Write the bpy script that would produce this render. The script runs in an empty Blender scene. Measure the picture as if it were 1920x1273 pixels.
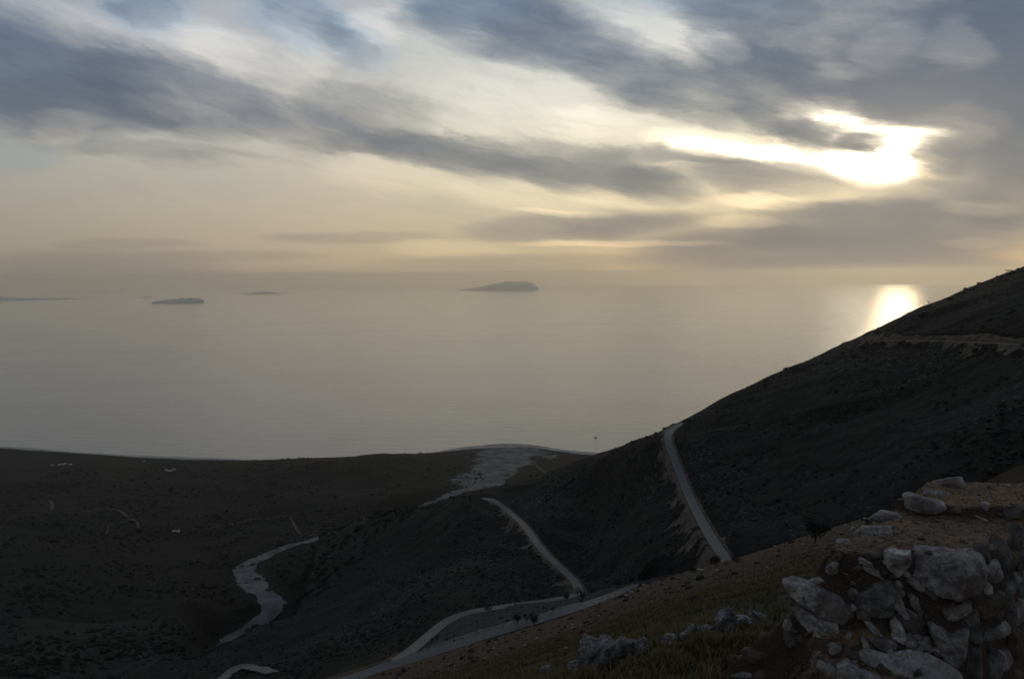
import bpy, math, random
import numpy as np
from mathutils import Matrix, Vector

scene = bpy.context.scene
R = math.radians
# ------------------------------------------------------------------ camera
W0, H0, F = 1920.0, 1273.0, 1458.0
PITCH, ROLL = R(4.8), R(-0.5)
CAMZ = 900.0
cam_d = bpy.data.cameras.new("camera")
cam_d.sensor_width = 36.0
cam_d.lens = 36.0 * F / W0
cam_d.clip_start = 0.05
cam_d.clip_end = 400000.0
cam = bpy.data.objects.new("camera", cam_d)
scene.collection.objects.link(cam)
MR = Matrix.Rotation(R(90) - PITCH, 3, 'X') @ Matrix.Rotation(ROLL, 3, 'Z')
cam.rotation_euler = MR.to_euler()
cam.location = (0, 0, CAMZ)
scene.camera = cam
MRn = np.array(MR)

def ray(px, py):
    """pixel of the photograph -> (azimuth rad, tan elevation)"""
    px = np.asarray(px, float); py = np.asarray(py, float)
    v = np.stack([(px - W0/2)/F, -(py - H0/2)/F, -np.ones_like(px)], -1) @ MRn.T
    hor = np.hypot(v[..., 0], v[..., 1])
    return np.arctan2(v[..., 0], v[..., 1]), v[..., 2]/hor

def pt(px, py, r):
    """point seen at pixel, horizontal distance r"""
    a, t = ray(px, py)
    return np.stack([np.sin(a)*r, np.cos(a)*r, CAMZ + t*r], -1)

# ------------------------------------------------------------------ render
scene.render.engine = 'CYCLES'
cy = scene.cycles
cy.use_denoising = True
cy.max_bounces = 5
cy.diffuse_bounces = 2
cy.glossy_bounces = 2
cy.volume_bounces = 2
cy.transparent_max_bounces = 8
cy.sample_clamp_indirect = 4.0
cy.caustics_reflective = False
scene.view_settings.view_transform = 'Standard'
scene.view_settings.look = 'None'
scene.view_settings.gamma = 1
scene.view_settings.exposure = 0.0

# ------------------------------------------------------------------ sun
SUN_AZ, _t = ray(1690, 285)
SUN_AZ = float(SUN_AZ); SUN_EL = math.atan(float(_t))
sd = bpy.data.lights.new("sun", 'SUN')
sd.energy = 0.05
sd.angle = R(2.2)
sd.color = (1.0, 0.74, 0.45)
sun = bpy.data.objects.new("sun", sd)
scene.collection.objects.link(sun)
sdir = Vector((math.sin(SUN_AZ)*math.cos(SUN_EL), math.cos(SUN_AZ)*math.cos(SUN_EL), math.sin(SUN_EL)))
sun.rotation_euler = sdir.to_track_quat('Z', 'Y').to_euler()
sun.location = (0, 0, 1500)

# ------------------------------------------------------------------ world
world = bpy.data.worlds.new("World")
scene.world = world
world.use_nodes = True
wt = world.node_tree
wt.nodes.clear()
WN, WL = wt.nodes, wt.links

class NB:
    """small node-building helper"""
    def __init__(s, nt): s.nt = nt
    def n(s, t, **k):
        nd = s.nt.nodes.new(t)
        for a, b in k.items(): setattr(nd, a, b)
        return nd
    def put(s, sock, v):
        if isinstance(v, bpy.types.NodeSocket): s.nt.links.new(v, sock)
        elif v is not None: sock.default_value = v
    def m(s, op, a, b=None, c=None, clamp=False):
        nd = s.n('ShaderNodeMath', operation=op, use_clamp=clamp)
        s.put(nd.inputs[0], a)
        if b is not None: s.put(nd.inputs[1], b)
        if c is not None: s.put(nd.inputs[2], c)
        return nd.outputs[0]
    def vm(s, op, a, b=None, scale=None):
        nd = s.n('ShaderNodeVectorMath', operation=op)
        s.put(nd.inputs[0], a)
        if b is not None: s.put(nd.inputs[1], b)
        if scale is not None: s.put(nd.inputs['Scale'], scale)
        return nd.outputs['Value'] if op in ('LENGTH', 'DOT_PRODUCT') else nd.outputs['Vector']
    def ramp(s, fac, stops, interp='LINEAR'):
        nd = s.n('ShaderNodeValToRGB')
        cr = nd.color_ramp; cr.interpolation = interp
        while len(cr.elements) > 1: cr.elements.remove(cr.elements[0])
        for i, (p, c) in enumerate(stops):
            e = cr.elements[0] if i == 0 else cr.elements.new(p)
            e.position = p
            e.color = (*c, 1) if len(c) == 3 else c
        s.put(nd.inputs[0], fac)
        return nd.outputs[0]
    def noise(s, vec, scale, detail=5, rough=0.55, dist=0.0, out='Fac', lac=2.0):
        nd = s.n('ShaderNodeTexNoise')
        s.put(nd.inputs['Vector'], vec)
        nd.inputs['Scale'].default_value = scale
        nd.inputs['Detail'].default_value = detail
        nd.inputs['Roughness'].default_value = rough
        nd.inputs['Lacunarity'].default_value = lac
        nd.inputs['Distortion'].default_value = dist
        return nd.outputs[out]
    def mapr(s, v, a, b, c=0.0, d=1.0, kind='SMOOTHSTEP'):
        nd = s.n('ShaderNodeMapRange', interpolation_type=kind)
        s.put(nd.inputs[0], v)
        for i, q in zip((1, 2, 3, 4), (a, b, c, d)): s.put(nd.inputs[i], q)
        return nd.outputs[0]
    def mix(s, fac, a, b, blend='MIX'):
        nd = s.n('ShaderNodeMix', data_type='RGBA', blend_type=blend)
        nd.clamp_factor = True
        s.put(nd.inputs[0], fac)
        s.put(nd.inputs[6], (*a, 1) if isinstance(a, tuple) and len(a) == 3 else a)
        s.put(nd.inputs[7], (*b, 1) if isinstance(b, tuple) and len(b) == 3 else b)
        return nd.outputs[2]
    def mapping(s, vec, loc=(0, 0, 0), rot=(0, 0, 0), scale=(1, 1, 1), kind='POINT'):
        if kind == 'POINT' and any(rot):      # turn first, then stretch along the turned axes
            vec = s.mapping(s.mapping(vec, rot=rot, kind='TURN'), loc=loc, scale=scale)
            return vec
        if kind == 'TURN': kind = 'POINT'
        nd = s.n('ShaderNodeMapping', vector_type=kind)
        s.put(nd.inputs[0], vec)
        nd.inputs[1].default_value = loc
        nd.inputs[2].default_value = rot
        nd.inputs[3].default_value = scale
        return nd.outputs[0]

w = NB(wt)
DEG = 57.29578
tc = w.n('ShaderNodeTexCoord')
sep = w.n('ShaderNodeSeparateXYZ'); WL.new(tc.outputs['Generated'], sep.inputs[0])
azn = w.m('MULTIPLY', w.m('ARCTAN2', sep.outputs[0], sep.outputs[1]), DEG)
eln = w.m('MULTIPLY', w.m('ARCSINE', sep.outputs[2]), DEG)
cmb = w.n('ShaderNodeCombineXYZ'); WL.new(azn, cmb.inputs[0]); WL.new(eln, cmb.inputs[1]); cmb.inputs[2].default_value = 1.0
P0 = cmb.outputs[0]
# slow, streaky warping of the direction gives the clouds their torn, wind-drawn edges
wz = w.mapping(P0, rot=(0, 0, R(10)), scale=(0.07, 0.24, 1))
n1 = w.noise(wz, 1.0, 6, 0.58, 0.2, out='Color')
wv = w.vm('SUBTRACT', n1, (0.5, 0.5, 0.5))
# warping fades toward the horizon, where the layers lie flat
lift = w.mapr(eln, 0.0, 9.0, 0.12, 1.0)
wv = w.vm('MULTIPLY', wv, (8.0, 3.4, 0.0))
wv = w.vm('SCALE', wv, scale=lift)
n1b = w.noise(w.mapping(P0, rot=(0, 0, R(14)), scale=(0.24, 0.95, 1)), 1.0, 5, 0.6, 0.4, out='Color')
wvb = w.vm('SUBTRACT', n1b, (0.5, 0.5, 0.5))
wvb = w.vm('SCALE', w.vm('MULTIPLY', wvb, (2.6, 0.9, 0.0)), scale=lift)
wv = w.vm('ADD', wv, wvb)
P = w.vm('ADD', P0, wv)

def pdeg(px, py):
    a, t = ray(px, py)
    return float(a)*DEG, math.degrees(math.atan(float(t)))

def strokes(lst, Pv):
    acc = None
    for (x0, y0, x1, y1, wd, amp) in lst:
        a0, e0 = pdeg(x0, y0); a1, e1 = pdeg(x1, y1)
        L = math.hypot(a1-a0, e1-e0)/2
        hw = wd/F*DEG
        ang = math.atan2(e1-e0, a1-a0)
        sx, sy = L + hw, hw*1.6
        cu, cv = (a0+a1)/2, (e0+e1)/2
        c, q = math.cos(ang), math.sin(ang)
        X = w.vm('DOT_PRODUCT', Pv, (c/sx, q/sx, -(c*cu+q*cv)/sx))
        X2 = w.m('MULTIPLY', X, X)
        Y = w.vm('DOT_PRODUCT', Pv, (-q/sy, c/sy, (q*cu-c*cv)/sy))
        d2 = w.m('MULTIPLY_ADD', Y, Y, X2)
        g = w.mapr(d2, 1.0, 0.0, 0.0, amp, 'SMOOTHERSTEP')
        acc = g if acc is None else w.m('ADD', acc, g)
    return acc

DARK = [
 (-150, 70, 250, 165, 75, .75), (100, 140, 520, 205, 52, .85), (-80, 200, 330, 205, 40, .6), (-60, 130, 90, 150, 60, .3),
 (430, 205, 800, 262, 34, .5), (560, 250, 960, 275, 26, .45), (700, 268, 1010, 300, 30, .75), (900, 280, 1280, 350, 34, .85), (1150, 335, 1320, 372, 22, .5),
 (560, 180, 820, 230, 40, .35),
 (500, 0, 640, 60, 34, .35), (230, 0, 330, 30, 26, .4), (600, 60, 680, 110, 25, .2),
 (780, 0, 1080, 60, 60, .75), (920, 50, 1180, 110, 52, .7), (1060, 90, 1280, 170, 48, .6), (1180, 150, 1420, 215, 40, .6),
 (1380, 195, 1560, 255, 28, .75), (1460, 245, 1640, 278, 26, 1.0), (1560, 268, 1688, 276, 15, 1.2), (1600, 285, 1650, 292, 10, .6),
 (1320, 0, 1480, 90, 75, 1.0), (1300, 120, 1560, 145, 50, .6), (1480, 120, 1760, 175, 60, 1.2), (1680, 110, 1960, 160, 95, 1.5),
 (1480, -20, 1960, 10, 60, 1.0), (1720, 180, 1960, 200, 40, .7), (1780, 60, 2000, 220, 95, 1.3), (1560, 160, 1720, 200, 26, .5),
 (1700, 282, 1820, 305, 20, .8), (1790, 260, 1980, 300, 45, .6), (1760, 320, 1980, 350, 55, .9), (1860, 380, 2000, 400, 60, .5),
 (1170, 288, 1420, 312, 14, .5), (1270, 328, 1610, 350, 24, .8), (1560, 350, 1920, 372, 22, .55),
 (820, 440, 1380, 402, 20, .5), (1020, 432, 1420, 425, 22, .45), (1360, 420, 1980, 430, 38, 1.4), (1480, 398, 1960, 412, 24, .7), (1655, 395, 1760, 398, 30, .6),
 (1150, 478, 1980, 482, 40, 1.6), (640, 495, 1300, 486, 14, .3), (-100, 500, 460, 505, 24, .4), (60, 460, 420, 456, 8, .2), (440, 446, 860, 442, 9, .25), (240, 478, 640, 480, 8, .2),
 (20, 270, 560, 288, 12, .25), (250, 300, 480, 305, 12, .15), (1300, 512, 1990, 514, 28, 1.1), (1380, 455, 1560, 458, 10, .3), (0, 530, 700, 528, 12, .15),
]
LIGHT = [
 (760, 120, 1160, 190, 90, .16), (820, 180, 1180, 245, 55, .22), (680, 40, 740, 60, 30, .35), (-60, 5, 250, 60, 30, .3), (250, 20, 480, 130, 40, .3),
 (360, 60, 560, 150, 34, .22), (540, 10, 600, 130, 40, .25), (60, 235, 170, 245, 18, .3), (200, 190, 420, 205, 14, .2),
 (1060, 50, 1380, 60, 36, .3), (1300, 60, 1400, 95, 24, .5), (1630, 55, 1720, 95, 26, .4), (1745, 45, 1830, 100, 26, .4), (1550, 120, 1660, 118, 10, .25),
 (1000, 228, 1300, 262, 30, .38), (1180, 258, 1500, 290, 20, .9), (600, 320, 900, 350, 30, .25), (820, 365, 1180, 372, 24, .35), (1060, 360, 1340, 395, 18, .35),
 (1320, 376, 1530, 387, 11, .55), (1300, 415, 1470, 418, 9, .5), (1730, 382, 1930, 398, 11, .45), (900, 452, 1420, 456, 5, .5), (940, 396, 1200, 402, 6, .4),
 (1560, 180, 1640, 195, 16, .35), (1790, 205, 1900, 235, 22, .25), (1720, 230, 1850, 262, 24, .35), (1390, 360, 1700, 372, 14, .3), (700, 462, 1000, 470, 14, .2),
 (1750, 455, 1900, 458, 7, .3),
]
SUNG = [
 (1400, 294, 1690, 318, 20, 2.6), (1560, 312, 1700, 318, 26, 3.4), (1475, 206, 1610, 240, 26, 3.6), (1530, 224, 1775, 256, 34, 6.0),
 (1672, 262, 1705, 285, 18, 7.0), (1230, 270, 1500, 300, 15, .9),
]
D = strokes(DARK, P)
B = strokes(LIGHT, P)
wv2 = w.vm('SCALE', wv, scale=0.50)
P2 = w.vm('ADD', P0, wv2)
S = strokes(SUNG, P2)

# fine torn structure
fz = w.mapping(P, rot=(0, 0, R(13)), scale=(0.10, 0.60, 1))
fn = w.noise(fz, 1.0, 9, 0.66, 0.4)
fn2 = w.noise(w.mapping(P0, rot=(0, 0, R(6)), scale=(0.10, 0.9, 1)), 1.0, 6, 0.6, 0.4)
fn3 = w.noise(w.mapping(P, rot=(0, 0, R(13)), scale=(0.07, 1.5, 1)), 1.0, 5, 0.6, 0.2)
tex = w.m('ADD', w.m('MULTIPLY', w.m('SUBTRACT', fn, 0.5), 1.25), w.m('MULTIPLY', w.m('SUBTRACT', fn2, 0.5), 0.6))
tex = w.m('ADD', tex, w.m('MULTIPLY', w.m('SUBTRACT', fn3, 0.5), 0.35))
fn4 = w.noise(w.mapping(P, rot=(0, 0, R(20)), scale=(0.42, 1.0, 1)), 1.0, 8, 0.66, 0.3)
tex = w.m('ADD', tex, w.m('MULTIPLY', w.m('SUBTRACT', fn4, 0.5), w.mapr(eln, 4.0, 14.0, 0.15, 0.85)))
hi = w.mapr(eln, 1.0, 11.0, 0.5, 1.0)
Dn = w.m('MULTIPLY_ADD', w.m('MULTIPLY', tex, hi), w.m('MULTIPLY_ADD', D, 0.7, 0.35), D)
Dn = w.m('MAXIMUM', Dn, 0.0)
cov = w.m('SUBTRACT', 1.0, w.m('EXPONENT', w.m('MULTIPLY', Dn, -1.35)))

elf = w.m('DIVIDE', eln, 60.0, clamp=True)
veil = w.ramp(elf, [(0.0, (.46, .37, .285)), (.035, (.52, .41, .305)), (.08, (.61, .505, .38)), (.14, (.66, .60, .49)),
                    (.22, (.64, .625, .585)), (.34, (.49, .54, .63)), (.55, (.33, .375, .44)), (1.0, (.24, .275, .33))], 'B_SPLINE')
# azimuth: the sky is lighter and warmer toward the sun, dim behind the viewer
azd = w.m('ABSOLUTE', w.m('SUBTRACT', azn, SUN_AZ*DEG))
azd = w.m('MINIMUM', azd, w.m('SUBTRACT', 360.0, azd))
azf = w.ramp(w.m('DIVIDE', azd, 180.0), [(0.0, (1.22, 1.10, .92)), (.1, (1.20, 1.09, .93)), (.2, (1.06, 1.02, .97)), (.34, (.56, .62, .71)),
                                         (.55, (.50, .54, .60)), (1.0, (.46, .49, .54))], 'B_SPLINE')
veil = w.mix(1.0, veil, azf, 'MULTIPLY')
sky = w.n('ShaderNodeTexSky', sky_type='NISHITA', sun_disc=False)
sky.sun_elevation = SUN_EL
sky.sun_rotation = SUN_AZ
sky.altitude = 900.0
nish = w.mix(1.0, sky.outputs[0], (.085, .085, .085), 'MULTIPLY')
gap = strokes([(-60, 290, 130, 300, 26, .45), (220, -10, 340, 30, 40, .8), (480, -10, 640, 50, 55, .8), (620, 60, 720, 110, 34, .5), (740, -30, 1000, 0, 44, .9),
               (-80, 100, 120, 150, 60, .6), (1180, -30, 1500, -10, 30, .6), (1860, -20, 1960, 60, 60, .6), (300, 340, 560, 350, 18, .15)], P)
gap = w.m('MINIMUM', gap, 0.85)
veil = w.mix(gap, veil, w.mix(1.0, veil, (.66, .84, 1.04), 'MULTIPLY'))
clear = w.mix(0.14, veil, nish)
shade = w.ramp(elf, [(0.0, (.245, .235, .222)), (.08, (.205, .215, .220)), (.2, (.140, .178, .230)), (.34, (.085, .140, .25)), (.6, (.16, .185, .235)), (1.0, (.15, .175, .22))], 'B_SPLINE')
shade = w.mix(1.0, shade, w.mix(0.5, azf, (1.0, 1.0, 1.0)), 'MULTIPLY')
shade = w.mix(1.0, shade, (.80, .81, .86), 'MULTIPLY')
col = w.mix(cov, clear, shade)
Bn = w.m('MAXIMUM', w.m('MULTIPLY_ADD', tex, w.m('MULTIPLY', B, -0.6), B), 0.0)
warm = w.ramp(elf, [(0.0, (.55, .38, .20)), (.10, (.52, .40, .23)), (.2, (.50, .44, .34)), (.3, (.42, .40, .38))])
badd = w.mix(1.0, warm, w.m('MULTIPLY', Bn, w.m('SUBTRACT', 1.0, w.m('MULTIPLY', cov, 0.55))), 'MULTIPLY')
col = w.mix(1.0, col, badd, 'ADD')
# brilliant gap in front of the sun, cut by the dark cloud tongue
Sc = w.m('MULTIPLY', S, w.m('EXPONENT', w.m('MULTIPLY', Dn, -2.7)))
sg = w.mix(1.0, (1.0, .87, .64), Sc, 'MULTIPLY')
# soft aureole
av = w.vm('LENGTH', w.mapping(P0, loc=(SUN_AZ*DEG, math.degrees(SUN_EL), 0), scale=(1.3, 1.0, 1), kind='TEXTURE'))
au = w.m('EXPONENT', w.m('MULTIPLY', av, -0.30))
au = w.m('MULTIPLY', au, w.m('SUBTRACT', 1.0, w.m('MULTIPLY', cov, 0.45)))
sg = w.mix(1.0, sg, w.mix(1.0, (.46, .37, .24), au, 'MULTIPLY'), 'ADD')
col = w.mix(1.0, col, sg, 'ADD')
for nd in WN:
    if nd.bl_idname == 'ShaderNodeMix': nd.clamp_result = False
bg = w.n('ShaderNodeBackground'); bg.inputs['Strength'].default_value = 1.0
WL.new(col, bg.inputs[0])
wo = w.n('ShaderNodeOutputWorld'); WL.new(bg.outputs[0], wo.inputs[0])
try:
    world.cycles.sampling_method = 'MANUAL'; world.cycles.sample_map_resolution = 1024
except Exception: pass

# ------------------------------------------------------------------ helpers
rng = np.random.default_rng(7)
COL = scene.collection

def tag(o, label=None, cat=None, group=None, kind=None):
    if label: o['label'] = label
    if cat: o['category'] = cat
    if group: o['group'] = group
    if kind: o['kind'] = kind
    return o

def empty(name, loc, rz=0.0):
    o = bpy.data.objects.new(name, None)
    COL.objects.link(o)
    o.location = loc; o.rotation_euler = (0, 0, rz)
    o.empty_display_size = 0.2
    return o

def mesh_obj(name, V, Fc, mat, parent=None, smooth=True, attrs=None, loc=None):
    """V (n,3), Fc: (m,k) array, or list of arrays of different k"""
    me = bpy.data.meshes.new(name)
    if isinstance(Fc, np.ndarray): Fc = [Fc]
    Fc = [f for f in Fc if len(f)]
    V = np.asarray(V, np.float32)
    if loc is not None: V = V - np.asarray(loc, np.float32)
    nl = sum(f.size for f in Fc); nf = sum(len(f) for f in Fc)
    me.vertices.add(len(V)); me.vertices.foreach_set('co', V.ravel())
    me.loops.add(nl); me.polygons.add(nf)
    me.loops.foreach_set('vertex_index', np.concatenate([f.ravel() for f in Fc]).astype(np.int32))
    starts, p = [], 0
    for f in Fc:
        starts.append(p + np.arange(len(f))*f.shape[1]); p += f.size
    me.polygons.foreach_set('loop_start', np.concatenate(starts).astype(np.int32))
    if attrs:
        for k, a in attrs.items():
            at = me.attributes.new(k, 'FLOAT', 'POINT')
            at.data.foreach_set('value', np.asarray(a, np.float32).ravel())
    me.update(calc_edges=True)
    me.polygons.foreach_set('use_smooth', np.full(nf, smooth))
    mats = mat if isinstance(mat, list) else [mat]
    for m_ in mats: me.materials.append(m_)
    o = bpy.data.objects.new(name, me)
    COL.objects.link(o)
    if loc is not None: o.location = loc
    if parent is not None: o.parent = parent
    return o

def grid_faces(n, m):
    i = np.arange(n-1)[:, None]; j = np.arange(m-1)[None, :]
    a = (i*m + j).ravel()
    return np.stack([a, a+1, a+m+1, a+m], 1)

def vnoise(x, y, seed=0):
    xi = np.floor(x); yi = np.floor(y)
    fx = x - xi; fy = y - yi
    fx = fx*fx*fx*(fx*(fx*6-15)+10); fy = fy*fy*fy*(fy*(fy*6-15)+10)
    xi = xi.astype(np.int64); yi = yi.astype(np.int64)
    def h(a, b):
        k = (a*374761393 + b*668265263 + seed*974711) & 0xffffffff
        k = ((k ^ (k >> 13))*1274126177) & 0xffffffff
        k = (k ^ (k >> 16)) & 0xffff
        return k/32767.5 - 1.0
    return (h(xi, yi)*(1-fx) + h(xi+1, yi)*fx)*(1-fy) + (h(xi, yi+1)*(1-fx) + h(xi+1, yi+1)*fx)*fy

def fbm(x, y, seed=0, octv=5, gain=0.5):
    s = 0; a = 1.0; f = 1.0; t = 0
    for k in range(octv):
        s = s + a*vnoise(x*f + 17.3*k, y*f - 9.1*k, seed+k); t += a
        a *= gain; f *= 2.03
    return s/t

def n3(p, seed, f):
    """cheap 3D noise from three 2D slices"""
    x, y, z = p[:, 0]*f, p[:, 1]*f, p[:, 2]*f
    return (fbm(x+z*.37, y+z*.71, seed, 3) + fbm(y-x*.41+5, z+x*.3, seed+11, 3) + fbm(z+y*.2-3, x-y*.5, seed+23, 3))/3

def smooth01(x): x = np.clip(x, 0, 1); return x*x*(3-2*x)

# icospheres as arrays
def ico(sub):
    t = (1+5**.5)/2
    v = [(-1,t,0),(1,t,0),(-1,-t,0),(1,-t,0),(0,-1,t),(0,1,t),(0,-1,-t),(0,1,-t),(t,0,-1),(t,0,1),(-t,0,-1),(-t,0,1)]
    f = [(0,11,5),(0,5,1),(0,1,7),(0,7,10),(0,10,11),(1,5,9),(5,11,4),(11,10,2),(10,7,6),(7,1,8),(3,9,4),(3,4,2),(3,2,6),(3,6,8),(3,8,9),(4,9,5),(2,4,11),(6,2,10),(8,6,7),(9,8,1)]
    v = [tuple(np.array(a)/np.linalg.norm(a)) for a in v]
    for _ in range(sub):
        cache = {}; nf = []
        def mid(a, b):
            k = (min(a, b), max(a, b))
            if k not in cache:
                q = (np.array(v[a])+np.array(v[b])); v.append(tuple(q/np.linalg.norm(q))); cache[k] = len(v)-1
            return cache[k]
        for a, b, c in f:
            x, y, z = mid(a, b), mid(b, c), mid(c, a)
            nf += [(a, x, z), (b, y, x), (c, z, y), (x, y, z)]
        f = nf
    return np.array(v), np.array(f)
ICO = {k: ico(k) for k in (0, 1, 2, 3, 4)}

# ------------------------------------------------------------------ materials
def mat(name, build, bump=None):
    m = bpy.data.materials.new(name); m.use_nodes = True
    nt = m.node_tree
    b = NB(nt)
    p = nt.nodes['Principled BSDF']
    p.inputs['Specular IOR Level'].default_value = 0.25
    build(b, p)
    return m

def objco(b, what='Object'): return b.n('ShaderNodeTexCoord').outputs[what]
def geopos(b): return b.n('ShaderNodeNewGeometry').outputs['Position']
def attr(b, name):
    a = b.n('ShaderNodeAttribute'); a.attribute_name = name; return a.outputs['Fac']
def bump(b, p, h, strength, dist):
    nd = b.n('ShaderNodeBump'); nd.inputs['Strength'].default_value = strength
    nd.inputs['Distance'].default_value = dist
    b.put(nd.inputs['Height'], h); b.nt.links.new(nd.outputs[0], p.inputs['Normal'])

def m_slope(b, p):          # near hillside: rusty autumn grass, grey-green scrub and pale stones
    g = geopos(b)
    st = b.mapping(g, rot=(0, 0, R(-12)), scale=(.30, 1, 1))
    n = b.noise(st, .045, 8, .66, .5)
    n2 = b.noise(g, .9, 8, .75)
    n3_ = b.noise(g, .022, 5, .65)
    c = b.ramp(n, [(.35, (0.0248, 0.0225, 0.0139)), (.46, (0.0465, 0.0326, 0.0163)), (.56, (0.0868, 0.0418, 0.0155)), (.68, (0.0527, 0.0388, 0.0202))])
    c2 = b.ramp(n2, [(.36, (0.0093, 0.0093, 0.0078)), (.5, (0.0403, 0.0326, 0.0186)), (.62, (0.0961, 0.0667, 0.0341))])
    c = b.mix(.5, c, c2)
    grey = b.mapr(n3_, .47, .62, 0, .45)
    gc = b.ramp(n2, [(.38, (0.0155, 0.0163, 0.0124)), (.5, (0.0372, 0.0364, 0.0279)), (.64, (0.0806, 0.0775, 0.0620))])
    c = b.mix(grey, c, gc)
    for sc in (.5, 2.2):
        v = b.n('ShaderNodeTexVoronoi', feature='F1'); b.put(v.inputs['Vector'], g); v.inputs['Scale'].default_value = sc
        sz = b.m('MULTIPLY', b.noise(g, sc*.2, 3, .6), .20)
        st2 = b.mapr(v.outputs['Distance'], b.m('SUBTRACT', sz, .012), b.m('SUBTRACT', sz, .04), 0, 1)
        c = b.mix(b.m('MULTIPLY', st2, .35), c, (0.1609, 0.1514, 0.1283))
    vg = b.ramp(b.noise(g, .5, 7, .75), [(.38, (0.0279, 0.0310, 0.0264)), (.5, (0.0697, 0.0744, 0.0651)), (.62, (0.1628, 0.1674, 0.1550))])
    c = b.mix(attr(b, 'verge'), c, vg)
    b.put(p.inputs['Base Color'], c); p.inputs['Roughness'].default_value = .95
    bump(b, p, b.m('ADD', b.noise(g, 1.6, 9, .8), b.m('MULTIPLY', b.noise(g, .25, 5, .6), 2.0)), 1.0, .28)

def m_flank(b, p):          # mountainside: low dark scrub over grey broken rock
    g = geopos(b)
    st = b.mapping(g, rot=(0, 0, R(-38)), scale=(1, .22, .5))
    n = b.noise(st, .035, 8, .68, .6)
    n2 = b.noise(g, .22, 9, .78)
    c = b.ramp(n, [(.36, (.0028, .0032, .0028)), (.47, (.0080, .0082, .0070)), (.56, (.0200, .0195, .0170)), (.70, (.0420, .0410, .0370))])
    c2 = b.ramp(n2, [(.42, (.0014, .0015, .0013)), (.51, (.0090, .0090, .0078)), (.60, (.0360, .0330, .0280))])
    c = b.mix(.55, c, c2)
    rk = b.noise(b.mapping(g, rot=(0, 0, R(-38)), scale=(1, .28, 1)), .55, 7, .85)
    msk = b.m('MULTIPLY', b.mapr(rk, .53, .62), b.mapr(b.noise(g, .012, 4, .55), .42, .62))
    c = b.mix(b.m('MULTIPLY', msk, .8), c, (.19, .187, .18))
    # thin contour-wise rock ledges
    wv = b.noise(b.mapping(g, rot=(0, 0, R(-52)), scale=(.5, .03, .5)), .35, 6, .75)
    c = b.mix(b.mapr(wv, .66, .72, 0, .5), c, (.13, .128, .12))
    vg = b.ramp(b.noise(g, .5, 7, .75), [(.38, (.022, .024, .021)), (.5, (.055, .058, .052)), (.62, (.125, .128, .12))])
    c = b.mix(attr(b, 'verge'), c, vg)
    b.put(p.inputs['Base Color'], c); p.inputs['Roughness'].default_value = .97
    bump(b, p, b.noise(g, .30, 10, .8), 1.0, 5.0)

def m_plain(b, p):          # coastal plain and valley: maquis, fields, a few bare patches; bluish haze tinted into the colours
    g = geopos(b)
    n = b.noise(g, .0042, 8, .64, .4)
    n2 = b.noise(g, .035, 9, .78)
    c = b.ramp(n, [(.34, (0.0025, 0.0037, 0.0040)), (.48, (0.0043, 0.0056, 0.0056)), (.58, (0.0073, 0.0072, 0.0061)), (.72, (0.0094, 0.0102, 0.0077))])
    c2 = b.ramp(n2, [(.42, (.0004, .0010, .0013)), (.51, (.0028, .0045, .0052)), (.61, (.0190, .0205, .0195))])
    c = b.mix(.55, c, c2)
    c = b.mix(b.mapr(b.noise(g, .0016, 5, .6, .6), .46, .58, 0, .6), c, b.mix(n2, (.007, .0065, .005), (.020, .0155, .011)))
    s = b.noise(g, .11, 6, .8)
    c = b.mix(b.m('MULTIPLY', b.mapr(s, .70, .76), .6), c, (0.0428, 0.0418, 0.0348))
    dl = attr(b, 'gravel')
    gn = b.noise(g, .009, 9, .66, .8)
    gm = b.mapr(b.m('ADD', dl, b.m('MULTIPLY', b.m('SUBTRACT', gn, .5), 1.5)), .40, .58)
    gc = b.ramp(b.noise(g, .02, 8, .68), [(.36, (.07, .075, .073)), (.5, (.15, .157, .155)), (.62, (.21, .22, .22))])
    c = b.mix(gm, c, gc)
    b.put(p.inputs['Base Color'], c); p.inputs['Roughness'].default_value = .97
    bump(b, p, b.noise(g, .05, 10, .8), 1.0, 16.0)

def m_gravel(c0, c1, sc, spec):
    def f(b, p):
        g = geopos(b)
        c = b.ramp(b.noise(g, sc, 7, .65, .8), [(.35, c0), (.5, tuple((x+y)/2 for x, y in zip(c0, c1))), (.62, c1)])
        c = b.mix(b.mapr(b.noise(g, sc*5, 4, .7), .55, .7, 0, .6), c, tuple(x*.45 for x in c0))
        b.put(p.inputs['Base Color'], c); p.inputs['Roughness'].default_value = .9
        bump(b, p, b.noise(g, spec, 6, .7), .8, .6)
    return f

def m_asphalt(b, p):
    g = geopos(b)
    c = b.ramp(b.noise(g, .35, 5, .6), [(.3, (0.0688, 0.0743, 0.0770)), (.7, (0.0963, 0.0990, 0.0990))])
    c = b.mix(b.mapr(b.noise(g, .06, 4, .6), .52, .62, 0, .35), c, (0.0550, 0.0578, 0.0605))
    b.put(p.inputs['Base Color'], c); p.inputs['Roughness'].default_value = .62

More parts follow.
